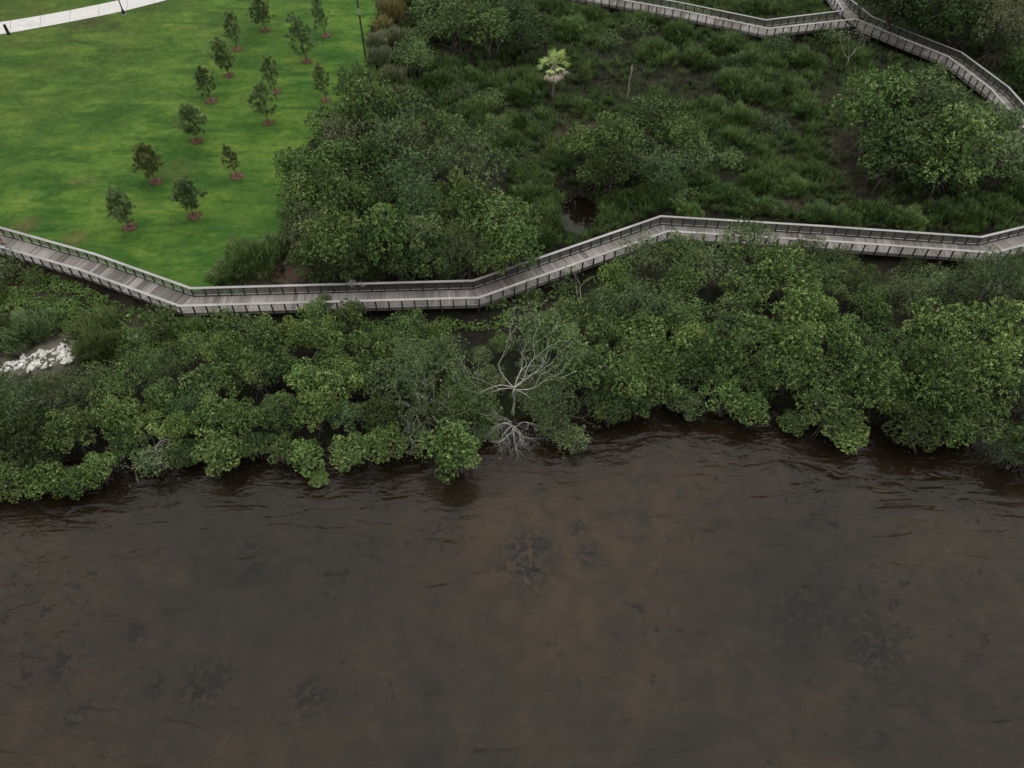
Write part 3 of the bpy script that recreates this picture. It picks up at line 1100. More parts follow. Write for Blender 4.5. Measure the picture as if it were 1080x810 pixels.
# ---- the upper edge of the belt
stand([(-12, 415, 60, F_, 'olive'), (28, 420, 60, F_, 'olive'), (66, 414, 52, F_, 'olive'), (104, 404, 52, F_, 'mid'), (145, 388, 48, F_, 'mid'), (118, 418, 44, D_, 'mid'), (224, 402, 56, D_, 'mid'),
       (182, 384, 48, F_, 'mid'), (240, 374, 48, D_, 'bright'), (212, 366, 42, F_, 'mid'), (282, 358, 46, D_, 'mid'), (310, 354, 40, D_, 'bright'), (268, 390, 46, F_, 'mid'), (294, 384, 44, D_, 'mid'),
       (320, 398, 44, D_, 'bright'), (345, 354, 46, D_, 'bright'), (332, 331, 34, D_, 'mid', 1.25), (371, 332, 36, D_, 'mid', 1.25), (342, 318, 18, D_, 'bright', 1.4), (361, 400, 50, D_, 'bright'), (350, 380, 40, D_, 'mid'),
       (394, 364, 44, D_, 'bright'), (384, 392, 36, D_, 'mid'), (431, 344, 46, F_, 'grove'), (420, 370, 34, D_, 'bright'), (410, 404, 52, S_, 'olive'), (462, 353, 30, D_, 'bright', 1.2),
       (456, 380, 42, O_, 'olive'), (485, 406, 34, D_, 'mid')],
      'along the upper belt below the boardwalk', 'mangroves on the upper edge of the shore belt, left part')
stand([(605, 332, 44, D_, 'bright'), (574, 352, 46, O_, 'mid'), (600, 366, 44, D_, 'mid'), (636, 350, 38, D_, 'mid'), (677, 350, 50, D_, 'bright'), (649, 294, 38, D_, 'bright', 1.2), (668, 372, 44, D_, 'mid'),
       (640, 322, 40, F_, 'olive'), (676, 272, 50, F_, 'olive'), (720, 264, 50, F_, 'mid'), (754, 280, 62, F_, 'olive'), (720, 298, 42, D_, 'mid'), (672, 318, 50, F_, 'olive'),
       (704, 322, 40, F_, 'olive'), (722, 334, 46, D_, 'mid'), (734, 360, 46, D_, 'bright'), (774, 332, 52, F_, 'mid'), (788, 306, 56, D_, 'mid'), (790, 262, 62, F_, 'mid'), (802, 352, 52, D_, 'mid'),
       (826, 286, 60, D_, 'bright'), (872, 300, 52, F_, 'mid'), (848, 328, 60, D_, 'bright'), (840, 366, 56, D_, 'bright'), (852, 268, 40, F_, 'dark'), (909, 294, 44, F_, 'mid'), (918, 322, 46, D_, 'mid'),
       (884, 354, 52, D_, 'mid'), (914, 368, 50, F_, 'mid'), (885, 275, 36, F_, 'dark', 0.8), (950, 312, 54, F_, 'olive'), (990, 346, 70, D_, 'bright'), (975, 386, 56, D_, 'mid'), (945, 358, 50, F_, 'dark'),
       (1052, 346, 64, D_, 'mid')],
      'in the upper belt, right half', 'mangroves on the upper edge of the shore belt, right part')
stand([(983, 298, 42, F_, 'olive'), (1008, 312, 44, F_, 'dark'), (1024, 286, 44, F_, 'dark', 0.9), (1050, 300, 62, F_, 'olive'), (1070, 286, 46, F_, 'dark'), (1090, 330, 56, D_, 'dark'), (1088, 376, 50, F_, 'dark')],
      'under the boardwalk\'s right end', 'trees under the right end of the boardwalk')
# ---- the grove between lawn and marsh
stand([(313, 178, 46, D_, 'grove'), (320, 204, 50, D_, 'grove'), (314, 232, 40, D_, 'dark'), (376, 92, 46, D_, 'grove'), (388, 112, 60, D_, 'grove'), (354, 132, 54, D_, 'grove'), (434, 122, 58, D_, 'mid'), (470, 138, 40, D_, 'mid'),
       (422, 150, 60, F_, 'olive'), (363, 148, 44, S_, 'dry'), (357, 170, 54, D_, 'grove'), (396, 168, 54, D_, 'grove'), (430, 190, 64, F_, 'blue'), (500, 166, 78, F_, 'olive', 1.2), (468, 172, 50, F_, 'olive'),
       (366, 214, 60, D_, 'mid'), (340, 194, 48, D_, 'grove'), (327, 240, 46, S_, 'dry'), (400, 216, 54, D_, 'dark'), (442, 218, 54, F_, 'blue'), (484, 210, 54, D_, 'grove'), (528, 234, 72, D_, 'grove'), (545, 258, 52, D_, 'grove'),
       (446, 250, 50, O_, 'olive'), (404, 248, 58, D_, 'grove'), (351, 254, 62, D_, 'grove'), (369, 276, 48, D_, 'dark'), (326, 272, 46, D_, 'grove'), (492, 264, 54, F_, 'olive'), (458, 274, 48, D_, 'grove'), (420, 278, 46, D_, 'dark'),
       (522, 270, 48, D_, 'grove'), (500, 236, 50, D_, 'grove'), (470, 240, 44, D_, 'dark')],
      'in the grove beside the lawn', 'trees of the grove between lawn and marsh', hs=1.1, noun='tree', name='broadleaf_tree')
# ---- clump in the marsh behind the boardwalk's peak
stand([(690, 124, 58, D_, 'grove'), (648, 146, 54, D_, 'grove'), (614, 154, 46, D_, 'grove'), (718, 142, 48, D_, 'grove'), (676, 166, 50, F_, 'olive'), (728, 164, 48, F_, 'olive'), (698, 178, 50, F_, 'blue'), (646, 176, 46, D_, 'dark'), (630, 182, 40, D_, 'dark')],
      'in the marsh clump right of the palm', 'trees of the clump in the marsh', noun='tree', name='broadleaf_tree')
# ---- big open-crowned trees at the right
stand([(922, 118, 68, O_, 'mid'), (972, 116, 70, O_, 'olive'), (946, 160, 70, O_, 'mid'), (1002, 158, 76, O_, 'mid'), (1044, 134, 60, O_, 'mid', 0.85), (1052, 168, 58, O_, 'olive', 0.9), (978, 138, 56, O_, 'olive'), (1016, 122, 50, D_, 'dark', 0.8), (905, 96, 40, F_, 'dark', 0.8)],
      'in the grove inside the far boardwalk\'s curve', 'open-crowned trees inside the far boardwalk curve', noun='tree', name='broadleaf_tree', hs=1.05)
# ---- dark wood beyond the far boardwalk
stand([(948, 4, 56, D_, 'dark'), (985, 12, 60, O_, 'dark'), (1022, 16, 60, O_, 'dark'), (1062, 22, 60, F_, 'dry'), (1056, 38, 50, F_, 'dark'), (1100, 62, 56, O_, 'dark'), (1012, 20, 40, D_, 'dark'), (930, -14, 60, D_, 'dark'), (1090, -10, 70, F_, 'dry'), (1040, -16, 60, D_, 'dark'), (985, -18, 60, D_, 'dark')],
      'in the dark wood beyond the far boardwalk', 'trees of the dark wood beyond the far boardwalk', noun='tree', name='broadleaf_tree', hs=1.1)
# ---- thicket at the top of the marsh
stand([(462, 8, 52, D_, 'grove'), (484, 26, 52, D_, 'grove'), (508, 6, 54, D_, 'grove'), (518, 30, 50, D_, 'grove'), (545, 16, 52, D_, 'dark'), (560, 36, 44, D_, 'dark'), (450, 34, 36, D_, 'grove'), (486, -16, 54, D_, 'dark'), (436, 56, 46, F_, 'grove')],
      'in the thicket above the palm', 'trees of the thicket at the top of the marsh', noun='tree', name='broadleaf_tree', hs=0.8)

# ------------------------------------------------------------------ shrubs of upright blades and low bushes


def blades(rs, P, yaw, lean, L, W, arch=0.5, segs=2):
    """grass-like or frond-like blades, two quads each (arrays of equal length)"""
    n = len(P)
    h = np.stack([np.cos(yaw), np.sin(yaw), np.zeros(n)], -1)
    side = np.stack([-np.sin(yaw), np.cos(yaw), np.zeros(n)], -1)
    up = np.array([[0, 0, 1.0]])
    rows = []
    for k in range(segs + 1):
        t = k / segs
        a = lean + arch * t
        p = P + (h * np.sin(a * 0.5 + lean * 0.5)[:, None] + up * np.cos(a * 0.5 + lean * 0.5)[:, None]) * (L * t)[:, None]
        w = W * (0.55 + 1.2 * t * (1 - t) * 1.6) * (1 - 0.75 * t * t)
        rows += [p - side * w[:, None] * 0.5, p + side * w[:, None] * 0.5]
    V = np.stack(rows, 1)
    m_ = 2 * (segs + 1)
    base = np.arange(n)[:, None] * m_
    Q = np.concatenate([base + np.array([[2 * k, 2 * k + 1, 2 * k + 3, 2 * k + 2]]) for k in range(segs)], 0)
    return V.reshape(-1, 3), Q


def spiky_model(seed, n=4200):
    rs = np.random.default_rng(seed)
    r = 2.0 * np.sqrt(rs.random(n))
    a = rs.uniform(0, 6.28, n)
    top = 1.25 * np.sqrt(np.maximum(0, 1 - (r / 2.1) ** 2)) + 0.15 + 0.28 * np.sin(a * 3 + seed) + 0.3 * np.sin(r * 4 + a * 5 + seed)
    r = r * (1 + 0.22 * np.sin(a * 2 + seed * 1.7) + 0.12 * np.sin(a * 5 + seed))
    P = np.stack([r * np.cos(a), r * np.sin(a), top * rs.uniform(0.2, 1.0, n)], -1)
    L = rs.uniform(0.22, 0.5, n) * np.where(rs.random(n) < 0.12, 1.7, 1.0)
    V, Q = blades(rs, P, a + rs.normal(0, 1.2, n), rs.uniform(0.03, 0.5, n) + r * 0.1, L, L * 0.12, 0.35)
    v = np.clip(rs.normal(0.5, 0.2, n) + 0.2 * np.sin(a * 4 + r * 5), 0, 1)
    crown = npmesh('foliage', V, Q, [M['spiky']], np.tile(v, 2))
    mb = MB()
    for k in range(14):
        t = rs.uniform(0, 6.28)
        q = rs.uniform(0.4, 1.7)
        Pl = limb(rs, (0.1 * math.cos(t), 0.1 * math.sin(t), -0.2), (q * math.cos(t), q * math.sin(t), 0.9 - 0.15 * q), 4, 0.12)
        mb.tube(Pl, np.linspace(0.035, 0.01, len(Pl)), 5, cap=False)
    return mb.mesh('stem', M['bark'], True), crown


SPIKY = [spiky_model(200 + k) for k in range(4)]
BUSH = []
for k in range(4):
    lb = lobes_for(230 + k, 2.0, 0.75, 13, 0.75, 0.5, False)
    BUSH.append((trunk_mesh('stem', 230 + k, lb, 0.3, 0.06, M['bark'], 3, 2),
                 crown_mesh('foliage', 230 + k, lb, 150, 0.13, 0.06, mat=M['spiky'], fill=0.3)))


def plant_shrub(px, py, dpx, model, mat, label, group, hs=1.0, name='shrub', cat='shrub'):
    x, y, g = ground_at(px, py + dpx * 0.12)
    s = dpx * (0.92 if model == 'spiky' else 1.1) / scale_at(px, py, g) / 4.0
    sm, cm = (SPIKY if model == 'spiky' else BUSH)[tr.randrange(4)]
    o = thing(name, label, cat, (x, y, g), tr.uniform(0, 6.28), group, None, (s, s, s * hs))
    link('stem', sm, o)
    c = link('foliage', cm, o)
    c.material_slots[0].link = 'OBJECT'
    c.material_slots[0].material = M[mat]
    TREES.append((x, y, s * 1.4))


for e in [(112, 366, 58, 'spiky', 'spiky', 'large feathery upright shrub just right of the white rocks', 1.1),
          (102, 344, 52, 'spiky', 'spiky', 'feathery shrub above the white rocks, just under the boardwalk slope', 0.9),
          (32, 346, 62, 'spiky', 'olive', 'dull olive spiky shrub behind the white rock heap', 0.8),
          (-4, 350, 50, 'spiky', 'olive', 'olive spiky shrub at the photo\'s left edge behind the rocks', 1.0),
          (176, 346, 52, 'bush', 'mid', 'green bush directly under the boardwalk\'s left bend', 1.2),
          (200, 352, 44, 'spiky', 'spiky', 'feathery shrub right of the bush under the left bend', 1.1),
          (150, 372, 44, 'bush', 'mid', 'low green bush right of the large feathery shrub', 1.1),
          (240, 343, 42, 'bush', 'mid', 'green bush against the boardwalk, right of its left bend', 1.1),
          (262, 346, 34, 'bush', 'olive', 'small olive bush against the boardwalk piles', 1.0),
          (8, 287, 44, 'bush', 'olive', 'rounded olive bush beside the boardwalk\'s left end', 1.2),
          (40, 295, 26, 'bush', 'mid', 'small bush leaning on the boardwalk\'s left end', 1.3),
          (-2, 306, 30, 'bush', 'dark', 'dark bush at the left edge under the olive bush', 1.2),
          (268, 272, 54, 'spiky', 'spiky', 'broad feathery shrub between lawn corner and grove', 1.1),
          (243, 285, 40, 'spiky', 'spiky', 'feathery shrub at the lawn corner near the boardwalk', 0.8),
          (296, 258, 42, 'spiky', 'olive', 'greyish feathery shrub at the foot of the grove', 1.0),
          (344, 292, 36, 'bush', 'grove', 'low bush behind the railing right of the bare soil', 0.9),
          (393, 290, 34, 'bush', 'grove', 'low deep green bush behind the middle of the railing', 0.9),
          (472, 288, 34, 'bush', 'mid', 'low bush behind the railing near its middle bend', 0.9),
          (380, 284, 16, 'spiky', 'blue', 'small bluish rosette plant in the grove by the railing', 1.2),
          (586, 92, 22, 'bush', 'olive', 'pale green bush at the foot of the palm', 1.4),
          (420, 40, 34, 'spiky', 'dry', 'grey dry shrub near the top of the lawn edge', 1.0),
          (402, 62, 34, 'spiky', 'dry', 'grey-green dry shrub right of the tall pole\'s foot', 1.0),
          (412, 82, 36, 'spiky', 'dry', 'pale dry shrub between the grove and the pole', 1.0),
          (426, 98, 30, 'spiky', 'dry', 'dry grey shrub at the top of the grove', 0.8),
          (398, 44, 28, 'spiky', 'dry', 'small dry shrub beside the tall pole', 0.9),
          (414, 14, 36, 'spiky', 'straw', 'straw-yellow tussock at the top of the lawn edge', 1.2),
          (404, 26, 24, 'spiky', 'straw', 'small straw-yellow tussock nearest the tall pole', 1.0),
          (430, -2, 34, 'spiky', 'dry', 'pinkish dry tussock at the top beside the thicket', 1.0),
          (384, 80, 20, 'bush', 'mid', 'small green bush at the foot of the tall pole', 1.0),
          (520, 318, 30, 'bush', 'olive', 'thin low bush under the boardwalk\'s middle bend', 0.8),
          (558, 312, 34, 'spiky', 'spiky', 'low feathery shrub below the rising part of the boardwalk', 0.7),
          (590, 298, 32, 'bush', 'olive', 'small olive bush against the rising boardwalk\'s posts', 0.9),
          (960, 282, 30, 'bush', 'dark', 'dark low bush in front of the boardwalk\'s straight right run', 0.9)]:
    plant_shrub(e[0], e[1], e[2], e[3], e[4], e[5], 'shrubs around the boardwalk and lawn edge', e[6])

for nm, where, lst in (
        ('diagonal', 'in the diagonal band beside the grove', [(446, 70, 34), (466, 84, 36), (486, 98, 38), (504, 114, 38), (498, 82, 30), (522, 132, 38), (538, 150, 38), (552, 170, 38), (562, 190, 40), (570, 206, 38), (572, 246, 34), (566, 226, 36), (556, 206, 32), (520, 104, 32), (545, 128, 30), (570, 252, 34)]),
        ('upper', 'in the marsh below the far boardwalk', [(600, 30, 36), (620, 14, 36), (640, 44, 34), (668, 30, 38), (692, 50, 36), (715, 34, 36), (735, 62, 36), (760, 46, 36), (790, 62, 36), (820, 52, 36), (850, 64, 36), (870, 40, 34), (770, 84, 40), (800, 96, 40), (745, 112, 36), (778, 122, 38), (830, 92, 36), (560, 62, 32), (612, 112, 30), (546, 100, 32), (850, 118, 32), (812, 132, 34), (720, 12, 30), (800, 8, 34), (850, 2, 34), (680, -8, 34)]),
        ('lower', 'in the lower marsh behind the boardwalk', [(650, 212, 34), (682, 206, 38), (714, 204, 38), (742, 192, 38), (770, 206, 38), (796, 190, 36), (806, 216, 36), (768, 168, 34), (836, 196, 34), (862, 222, 36), (890, 232, 36), (925, 222, 38), (958, 230, 38), (990, 220, 38), (1022, 228, 38), (1052, 216, 38), (1078, 204, 38), (860, 180, 32), (726, 222, 30), (640, 240, 30)])):
    lst = sorted(lst)
    for i, (a, b, d) in enumerate(lst):
        plant_shrub(a, b, d * 1.05, 'spiky' if (i * 7 + a) % 5 else 'bush', 'fern' if (a + b) % 3 else 'grove', 'upright green fern clump %s, %s from the left' % (where, ORD[i]),
                    'fern clumps in the marsh', tr.uniform(0.6, 1.0), 'fern_clump', 'fern')

# ------------------------------------------------------------------ bare and dead trees


def grow(rs, mb, p, d, L, r, depth, tips, up=0.15, fork=(2, 3), spread=0.6, shrink=0.74):
    P = [np.array(p, float)]
    dd = np.array(d, float)
    n = 5
    for k in range(n):
        dd = unit(dd + rs.normal(0, 0.23, 3) + np.array([0, 0, up * 0.2]))
        P.append(P[-1] + dd * L / n)
    r1 = r * 0.66
    mb.tube(P, np.linspace(r, r1, n + 1), 6, cap=depth == 0)
    if depth == 0:
        tips.append((P[-1], dd))
        return
    for k in range(rs.integers(fork[0], fork[1] + 1)):
        q = P[-1] if k < 2 else P[rs.integers(2, n)]
        ax = unit(rs.normal(0, 1, 3))
        nd = unit(dd + ax * spread + np.array([0, 0, up]))
        grow(rs, mb, q, nd, L * shrink * rs.uniform(0.8, 1.15), r1 * rs.uniform(0.62, 0.85), depth - 1, tips, up, fork, spread, shrink)


def bare_tree(px, py, z, seed, dirs, L, r, depth, label, leaves=0, mat='bark_dead', up=0.12, spread=0.6, name='bare_tree', trunk_r=None, lmat='olive', stem=True, shrink=0.74):
    """hub of the branches seen at (px, py) at height z above ground"""
    x, y = at(px, py, z + 0.2)
    g = gz(x, y)
    x, y = at(px, py, g + z)
    rs = np.random.default_rng(seed)
    o = thing(name, label, 'tree', (x, y, g), 0, 'pale bare trees')
    mb = MB()
    tips = []
    if stem:
        P = limb(rs, (rs.normal(0, 0.25), rs.normal(0, 0.25), -0.9), (0, 0, z), 5, 0.08)
        mb.tube(P, np.linspace((trunk_r or r) * 1.5, r * 1.05, len(P)), 8)
    for d in dirs:
        q = np.array([0, 0, z * rs.uniform(0.85, 1.0)])
        grow(rs, mb, q, unit(np.array(d, float) + rs.normal(0, 0.22, 3)), L * rs.uniform(0.85, 1.15), r * 0.8, depth, tips, up, (2, 3), spread, shrink)
    link('trunk', mb.mesh('trunk', M[mat], True), o)
    if leaves:
        T = np.array([t[0] for t in tips])
        D = np.array([t[1] for t in tips])
        idx = rs.integers(0, len(T), leaves)
        P = T[idx] + rs.normal(0, 0.38, (leaves, 3))
        A = unit(D[idx] + np.array([0, 0, 0.7]) + rs.normal(0, 0.4, (leaves, 3)))
        V, Q = rosettes(rs, P, A, 6, 0.15, 0.07)
        v = np.clip(0.55 + np.repeat(rs.normal(0, 0.17, leaves), 6), 0, 1)
        link('crown', npmesh('crown', V, Q, [M[lmat]], v), o)
    return o


bare_tree(543, 408, 3.3, 5, [(-1, 0.5, 0.2), (-0.6, 0.95, 0.25), (0.1, 1, 0.3), (0.6, 0.9, 0.25), (1, 0.4, 0.2), (-1, 0.05, 0.15), (1, -0.15, 0.15), (0.5, -0.7, 0.2)], 2.8, 0.06, 4,
          'large pale tree with long bare limbs above the dead fan of branches', 900, up=0.06, spread=0.55, trunk_r=0.1)
bare_tree(541, 449, 1.8, 12, [(-0.95, -0.1, 0.2), (-0.6, -0.6, 0.15), (-0.2, -0.8, 0.2), (0.15, -0.9, 0.2), (0.5, -0.7, 0.2), (0.85, -0.4, 0.2), (0.1, -0.5, 0.6), (-0.35, -0.4, 0.5)], 1.15, 0.06, 4,
          'leafless white dead tree fanning its branches out over the water', 26, up=-0.16, spread=0.55, trunk_r=0.1)
bare_tree(446, 402, 2.6, 17, [(0.6, 0.7, 0.6), (-0.8, 0.4, 0.5), (0.9, 0.2, 0.4), (0.1, 0.9, 0.7), (-0.4, -0.5, 0.4)], 1.8, 0.055, 3,
          'pale-limbed half-bare tree left of the large bare tree', 1100, spread=0.6)
bare_tree(436, 455, 1.6, 23, [(-0.6, -0.3, 0.5), (0.4, -0.5, 0.4), (0.1, 0.5, 0.8)], 1.2, 0.05, 3, 'small grey bare tree at the waterline left of the big bushy mangrove', 30, up=-0.05)
bare_tree(480, 446, 1.5, 29, [(0.9, -0.1, 0.3), (-0.5, 0.2, 0.6)], 1.3, 0.05, 1, 'short bleached branch arching between the bushy mangrove and the dead fan', 0, up=-0.1)
bare_tree(895, 62, 1.4, 31, [(0.5, 0.6, 0.9), (0.9, 0.2, 0.7), (-0.3, 0.3, 0.9), (0.2, -0.1, 1)], 1.7, 0.05, 3, 'pale bare tree below the junction of the far boardwalk', 160, 'bark_pale', up=0.25, lmat='dry')
bare_tree(165, 482, 1.4, 37, [(0.7, -0.2, 0.5), (-0.5, -0.4, 0.4), (0.2, 0.5, 0.7)], 1.5, 0.05, 3, 'grey leafless branches at the waterline near the left', 40, 'bark_pale', up=-0.05)
bare_tree(1040, 306, 1.8, 41, [(0.7, 0.2, 0.5), (-0.7, 0.3, 0.5), (0.1, 0.6, 0.8), (0.4, -0.6, 0.4)], 1.6, 0.05, 3, 'grey twiggy bare tree under the right end of the boardwalk', 120, 'bark_pale')
bare_tree(612, 318, 2.2, 43, [(0.4, 0.5, 0.9), (-0.5, 0.1, 0.7)], 1.7, 0.06, 2, 'slender grey bare stems below the rising boardwalk', 20, 'bark_pale', up=0.2)
bare_tree(500, 186, 4.2, 47, [(-0.9, 0.4, 0.5), (0.3, 0.4, 0.9), (-0.3, 0.1, 0.9)], 1.6, 0.09, 2, 'white-limbed tree in the pale olive crown of the grove', 60, up=0.1)
bare_tree(326, 246, 2.6, 53, [(-0.5, 0.3, 0.8), (0.2, 0.5, 0.8), (-0.7, -0.1, 0.6), (0.4, 0.2, 0.9)], 1.3, 0.04, 3, 'grey leafless shrub tree on the lawn side of the grove', 0, 'bark_pale', up=0.2)
bare_tree(366, 150, 3.0, 57, [(-0.5, 0.3, 0.8), (0.6, 0.3, 0.8), (0.1, 0.5, 0.9)], 1.3, 0.04, 3, 'grey leafless treetop on the upper lawn side of the grove', 0, 'bark_pale', up=0.2)
bare_tree(1070, 425, 2.2, 59, [(-0.5, 0.6, 0.5), (0.4, 0.5, 0.6), (-0.2, -0.5, 0.6)], 1.7, 0.06, 3, 'dark grey bare tree at the shore by the right edge', 40, 'bark', up=0.1)
bare_tree(912, 152, 2.0, 61, [(-0.4, 0.4, 0.8), (0.5, 0.1, 0.8), (0.0, -0.3, 0.8)], 1.8, 0.05, 2, 'pale leaning stems at the left side of the right-hand grove', 30, 'bark_pale', up=0.2)
for i, (a, b, lab) in enumerate([(985, 6, 'tall thin grey trunks, leftmost of those in the dark corner wood'),
                                 (1005, 14, 'tall thin grey trunks, middle of those in the dark corner wood'),
                                 (1032, 30, 'thin pale trunks nearest the far boardwalk in the corner wood')]):
    bare_tree(a, b, 2.5, 71 + i, [(-0.2, 0.1, 1), (0.3, 0.2, 1), (0.05, -0.2, 1), (-0.4, 0.3, 1)], 2.0, 0.05, 2, lab, 60, 'bark_pale', up=0.3, lmat='dark', spread=0.35)

# ------------------------------------------------------------------ young pines on the lawn, each in its ring of mulch


def pine_model(seed, full=1.0):
    rs = np.random.default_rng(seed)
    mb = MB()
    Ht = 4.3
    P = limb(rs, (0, 0, -0.2), (rs.normal(0, 0.1), rs.normal(0, 0.1), Ht), 7, 0.03)
    mb.tube(P, np.linspace(0.075, 0.02, len(P)), 7)
    tips = [(P[-1], np.array([0, 0, 1.0]))]
    nb = int(48 * full)
    for k in range(nb):
        t = 0.24 + 0.74 * (k + 0.5) / nb
        i = t * 7
        s = P[int(i)] + (P[min(7, int(i) + 1)] - P[int(i)]) * (i - int(i))
        a = k * 2.4 + rs.normal(0, 0.4)
        q = 1.3 * min(1, (t - 0.18) / 0.18) * (1 - max(0, (t - 0.3) / 0.72) ** 1.6) * rs.uniform(0.5, 1.1) + 0.1
        e = s + np.array([math.cos(a) * q, math.sin(a) * q, q * rs.uniform(0.25, 0.75)])
        B = limb(rs, s, e, 4, 0.1)
        mb.tube(B, np.linspace(0.025, 0.008, len(B)), 4, cap=False)
        tips.append((e, unit(e - s)))
        for w in (2, 3, 3, 4):
            if rs.random() < 0.85:
                e2 = B[w] + rs.normal(0, 0.22, 3) + np.array([0, 0, 0.15])
                mb.tube([B[w], e2], [0.012, 0.006], 4, cap=False)
                tips.append((e2, unit(e2 - B[w] + np.array([0, 0, 0.1]))))
    Vs, Qs, As = [], [], []
    off = 0
    for (p, d) in tips:
        n = 60
        D = unit(d + rs.normal(0, 0.75, (n, 3)) + np.array([0, 0, 0.15]))
        L = rs.uniform(0.2, 0.38, n)
        V, Q = leaf_quads(np.repeat(p[None], n, 0) + rs.normal(0, 0.05, (n, 3)), D, unit(rs.normal(0, 1, (n, 3))), L, np.full(n, 0.034))
        Vs.append(V)
        Qs.append(Q + off)
        off += len(V)
        As.append(np.clip(rs.uniform(0.1, 0.9) + rs.normal(0, 0.15, n), 0, 1))
    return mb.mesh('trunk', M['bark_pine'], True), npmesh('crown', np.concatenate(Vs), np.concatenate(Qs), [M['needle']], np.concatenate(As))


PINES = [pine_model(300 + k, 1.0) for k in range(4)] + [pine_model(310 + k, 0.5) for k in range(3)]


def mulch_ring(x, y, r, rng):
    bm = bmesh.new()
    rs = np.random.default_rng(int(abs(x * 91 + y * 17)))
    ctr = bm.verts.new((x, y, LAWN_Z + 0.16))
    rings = []
    for rr, zz in ((0.5, 0.14), (0.85, 0.10), (1.0, 0.02)):
        ring = []
        for k in range(20):
            a = k * math.pi / 10
            q = r * rr * (1 + 0.12 * math.sin(3 * a + x) + rs.normal(0, 0.05))
            ring.append(bm.verts.new((x + q * math.cos(a), y + q * math.sin(a), LAWN_Z + 0.03 + zz + rs.normal(0, 0.015))))
        rings.append(ring)
    for k in range(20):
        bm.faces.new((ctr, rings[0][k], rings[0][(k + 1) % 20]))
        for a, b in ((0, 1), (1, 2)):
            bm.faces.new((rings[a][k], rings[b][k], rings[b][(k + 1) % 20], rings[a][(k + 1) % 20]))
    for k in range(90):                                 # loose chips
        a, q = rs.uniform(0, 6.28), r * math.sqrt(rs.random()) * 1.15
        cx_, cy_ = x + q * math.cos(a), y + q * math.sin(a)
        z0 = LAWN_Z + 0.06 + 0.12 * max(0, 1 - q / r)
        t = rs.uniform(0, 3.14)
        l_, w_ = 0.10, 0.03
        vs = [bm.verts.new((cx_ + a_ * l_ * math.cos(t) - b_ * w_ * math.sin(t), cy_ + a_ * l_ * math.sin(t) + b_ * w_ * math.cos(t), z0 + rs.uniform(0, 0.06))) for a_, b_ in ((-1, -1), (1, -1), (1, 1), (-1, 1))]
        bm.faces.new(vs)
    me = bpy.data.meshes.new('mulch_patch')
    bm.to_mesh(me)
    bm.free()
    me.materials.append(M['mulch'])
    kind(link('mulch_patch', me), 'structure')


rng = random.Random(5)
for (px, py, hpx, mi, mat, sx, lab) in [
        (137, 240, 43, 0, 'needle', 1.0, 'dark young pine nearest the boardwalk on the lawn'),
        (205, 228, 42, 1, 'needle', 1.05, 'dark round young pine just right of the one nearest the boardwalk'),
        (165, 192, 42, 2, 'needle_rust', 1.1, 'rusty brown young pine above the two nearest the boardwalk'),
        (250, 186, 36, 4, 'needle_rust', 0.85, 'thin small young pine alone beside the grove'),
        (208, 149, 40, 3, 'needle', 1.25, 'wide bushy dark young pine in the middle of the lawn row'),
        (283, 130, 42, 6, 'needle', 1.15, 'loose young pine with a large mulch ring right of the row'),
        (291, 97, 38, 5, 'needle', 0.9, 'thin young pine directly behind the loose one with large mulch'),
        (223, 107, 40, 4, 'needle', 1.0, 'slim airy young pine left in the back of the row'),
        (242, 80, 40, 0, 'needle', 1.0, 'young pine touching the slim airy one, farther up the lawn'),
        (250, 52, 38, 5, 'needle', 0.9, 'narrow young pine below the wide one at the top of the lawn'),
        (280, 32, 36, 2, 'needle', 1.15, 'wide dark young pine at the top of the lawn'),
        (344, 106, 40, 4, 'needle', 0.85, 'airy young pine near the tall pole, lower on the lawn'),
        (324, 65, 48, 6, 'needle', 1.1, 'tall thin young pine with a pale trunk left of the tall pole'),
        (344, 38, 40, 5, 'needle', 0.95, 'small young pine farthest up beside the tall pole')]:
    x, y = at(px, py, LAWN_Z)
    k = scale_at(px, py, LAWN_Z)
    ang = math.atan2(H - LAWN_Z, y)
    s = hpx / (k * math.cos(ang)) / 4.5 / 1.2
    tm, cm = PINES[mi]
    o = thing('young_pine', lab, 'tree', (x, y, LAWN_Z + 0.03), rng.uniform(0, 6.28), 'young pines planted on the lawn', None, (s * sx, s * sx, s))
    o.rotation_euler = (rng.uniform(-0.07, 0.07), rng.uniform(-0.07, 0.07), rng.uniform(0, 6.28))
    link('trunk', tm, o)
    c = link('crown', cm, o)
    c.material_slots[0].link = 'OBJECT'
    c.material_slots[0].material = M[mat]
    mulch_ring(x, y, 0.58 + 0.14 * rng.random(), rng)

# ------------------------------------------------------------------ the palm and the broken trunk
x, y, g = ground_at(583, 104)
rs = np.random.default_rng(8)
palm = thing('palm_tree', 'lone fan palm with a skirt of dead fronds standing in the marsh', 'palm', (x, y, g))
mb = MB()
TZ = 4.8
prof = [(0.18 + 0.012 * (-1) ** k + (0.05 if k > 16 else 0), -0.3 + (TZ + 0.3) * k / 22) for k in range(23)]
mb.lathe(prof, 10)
link('trunk', mb.mesh('trunk', M['bark_palm'], True), palm)


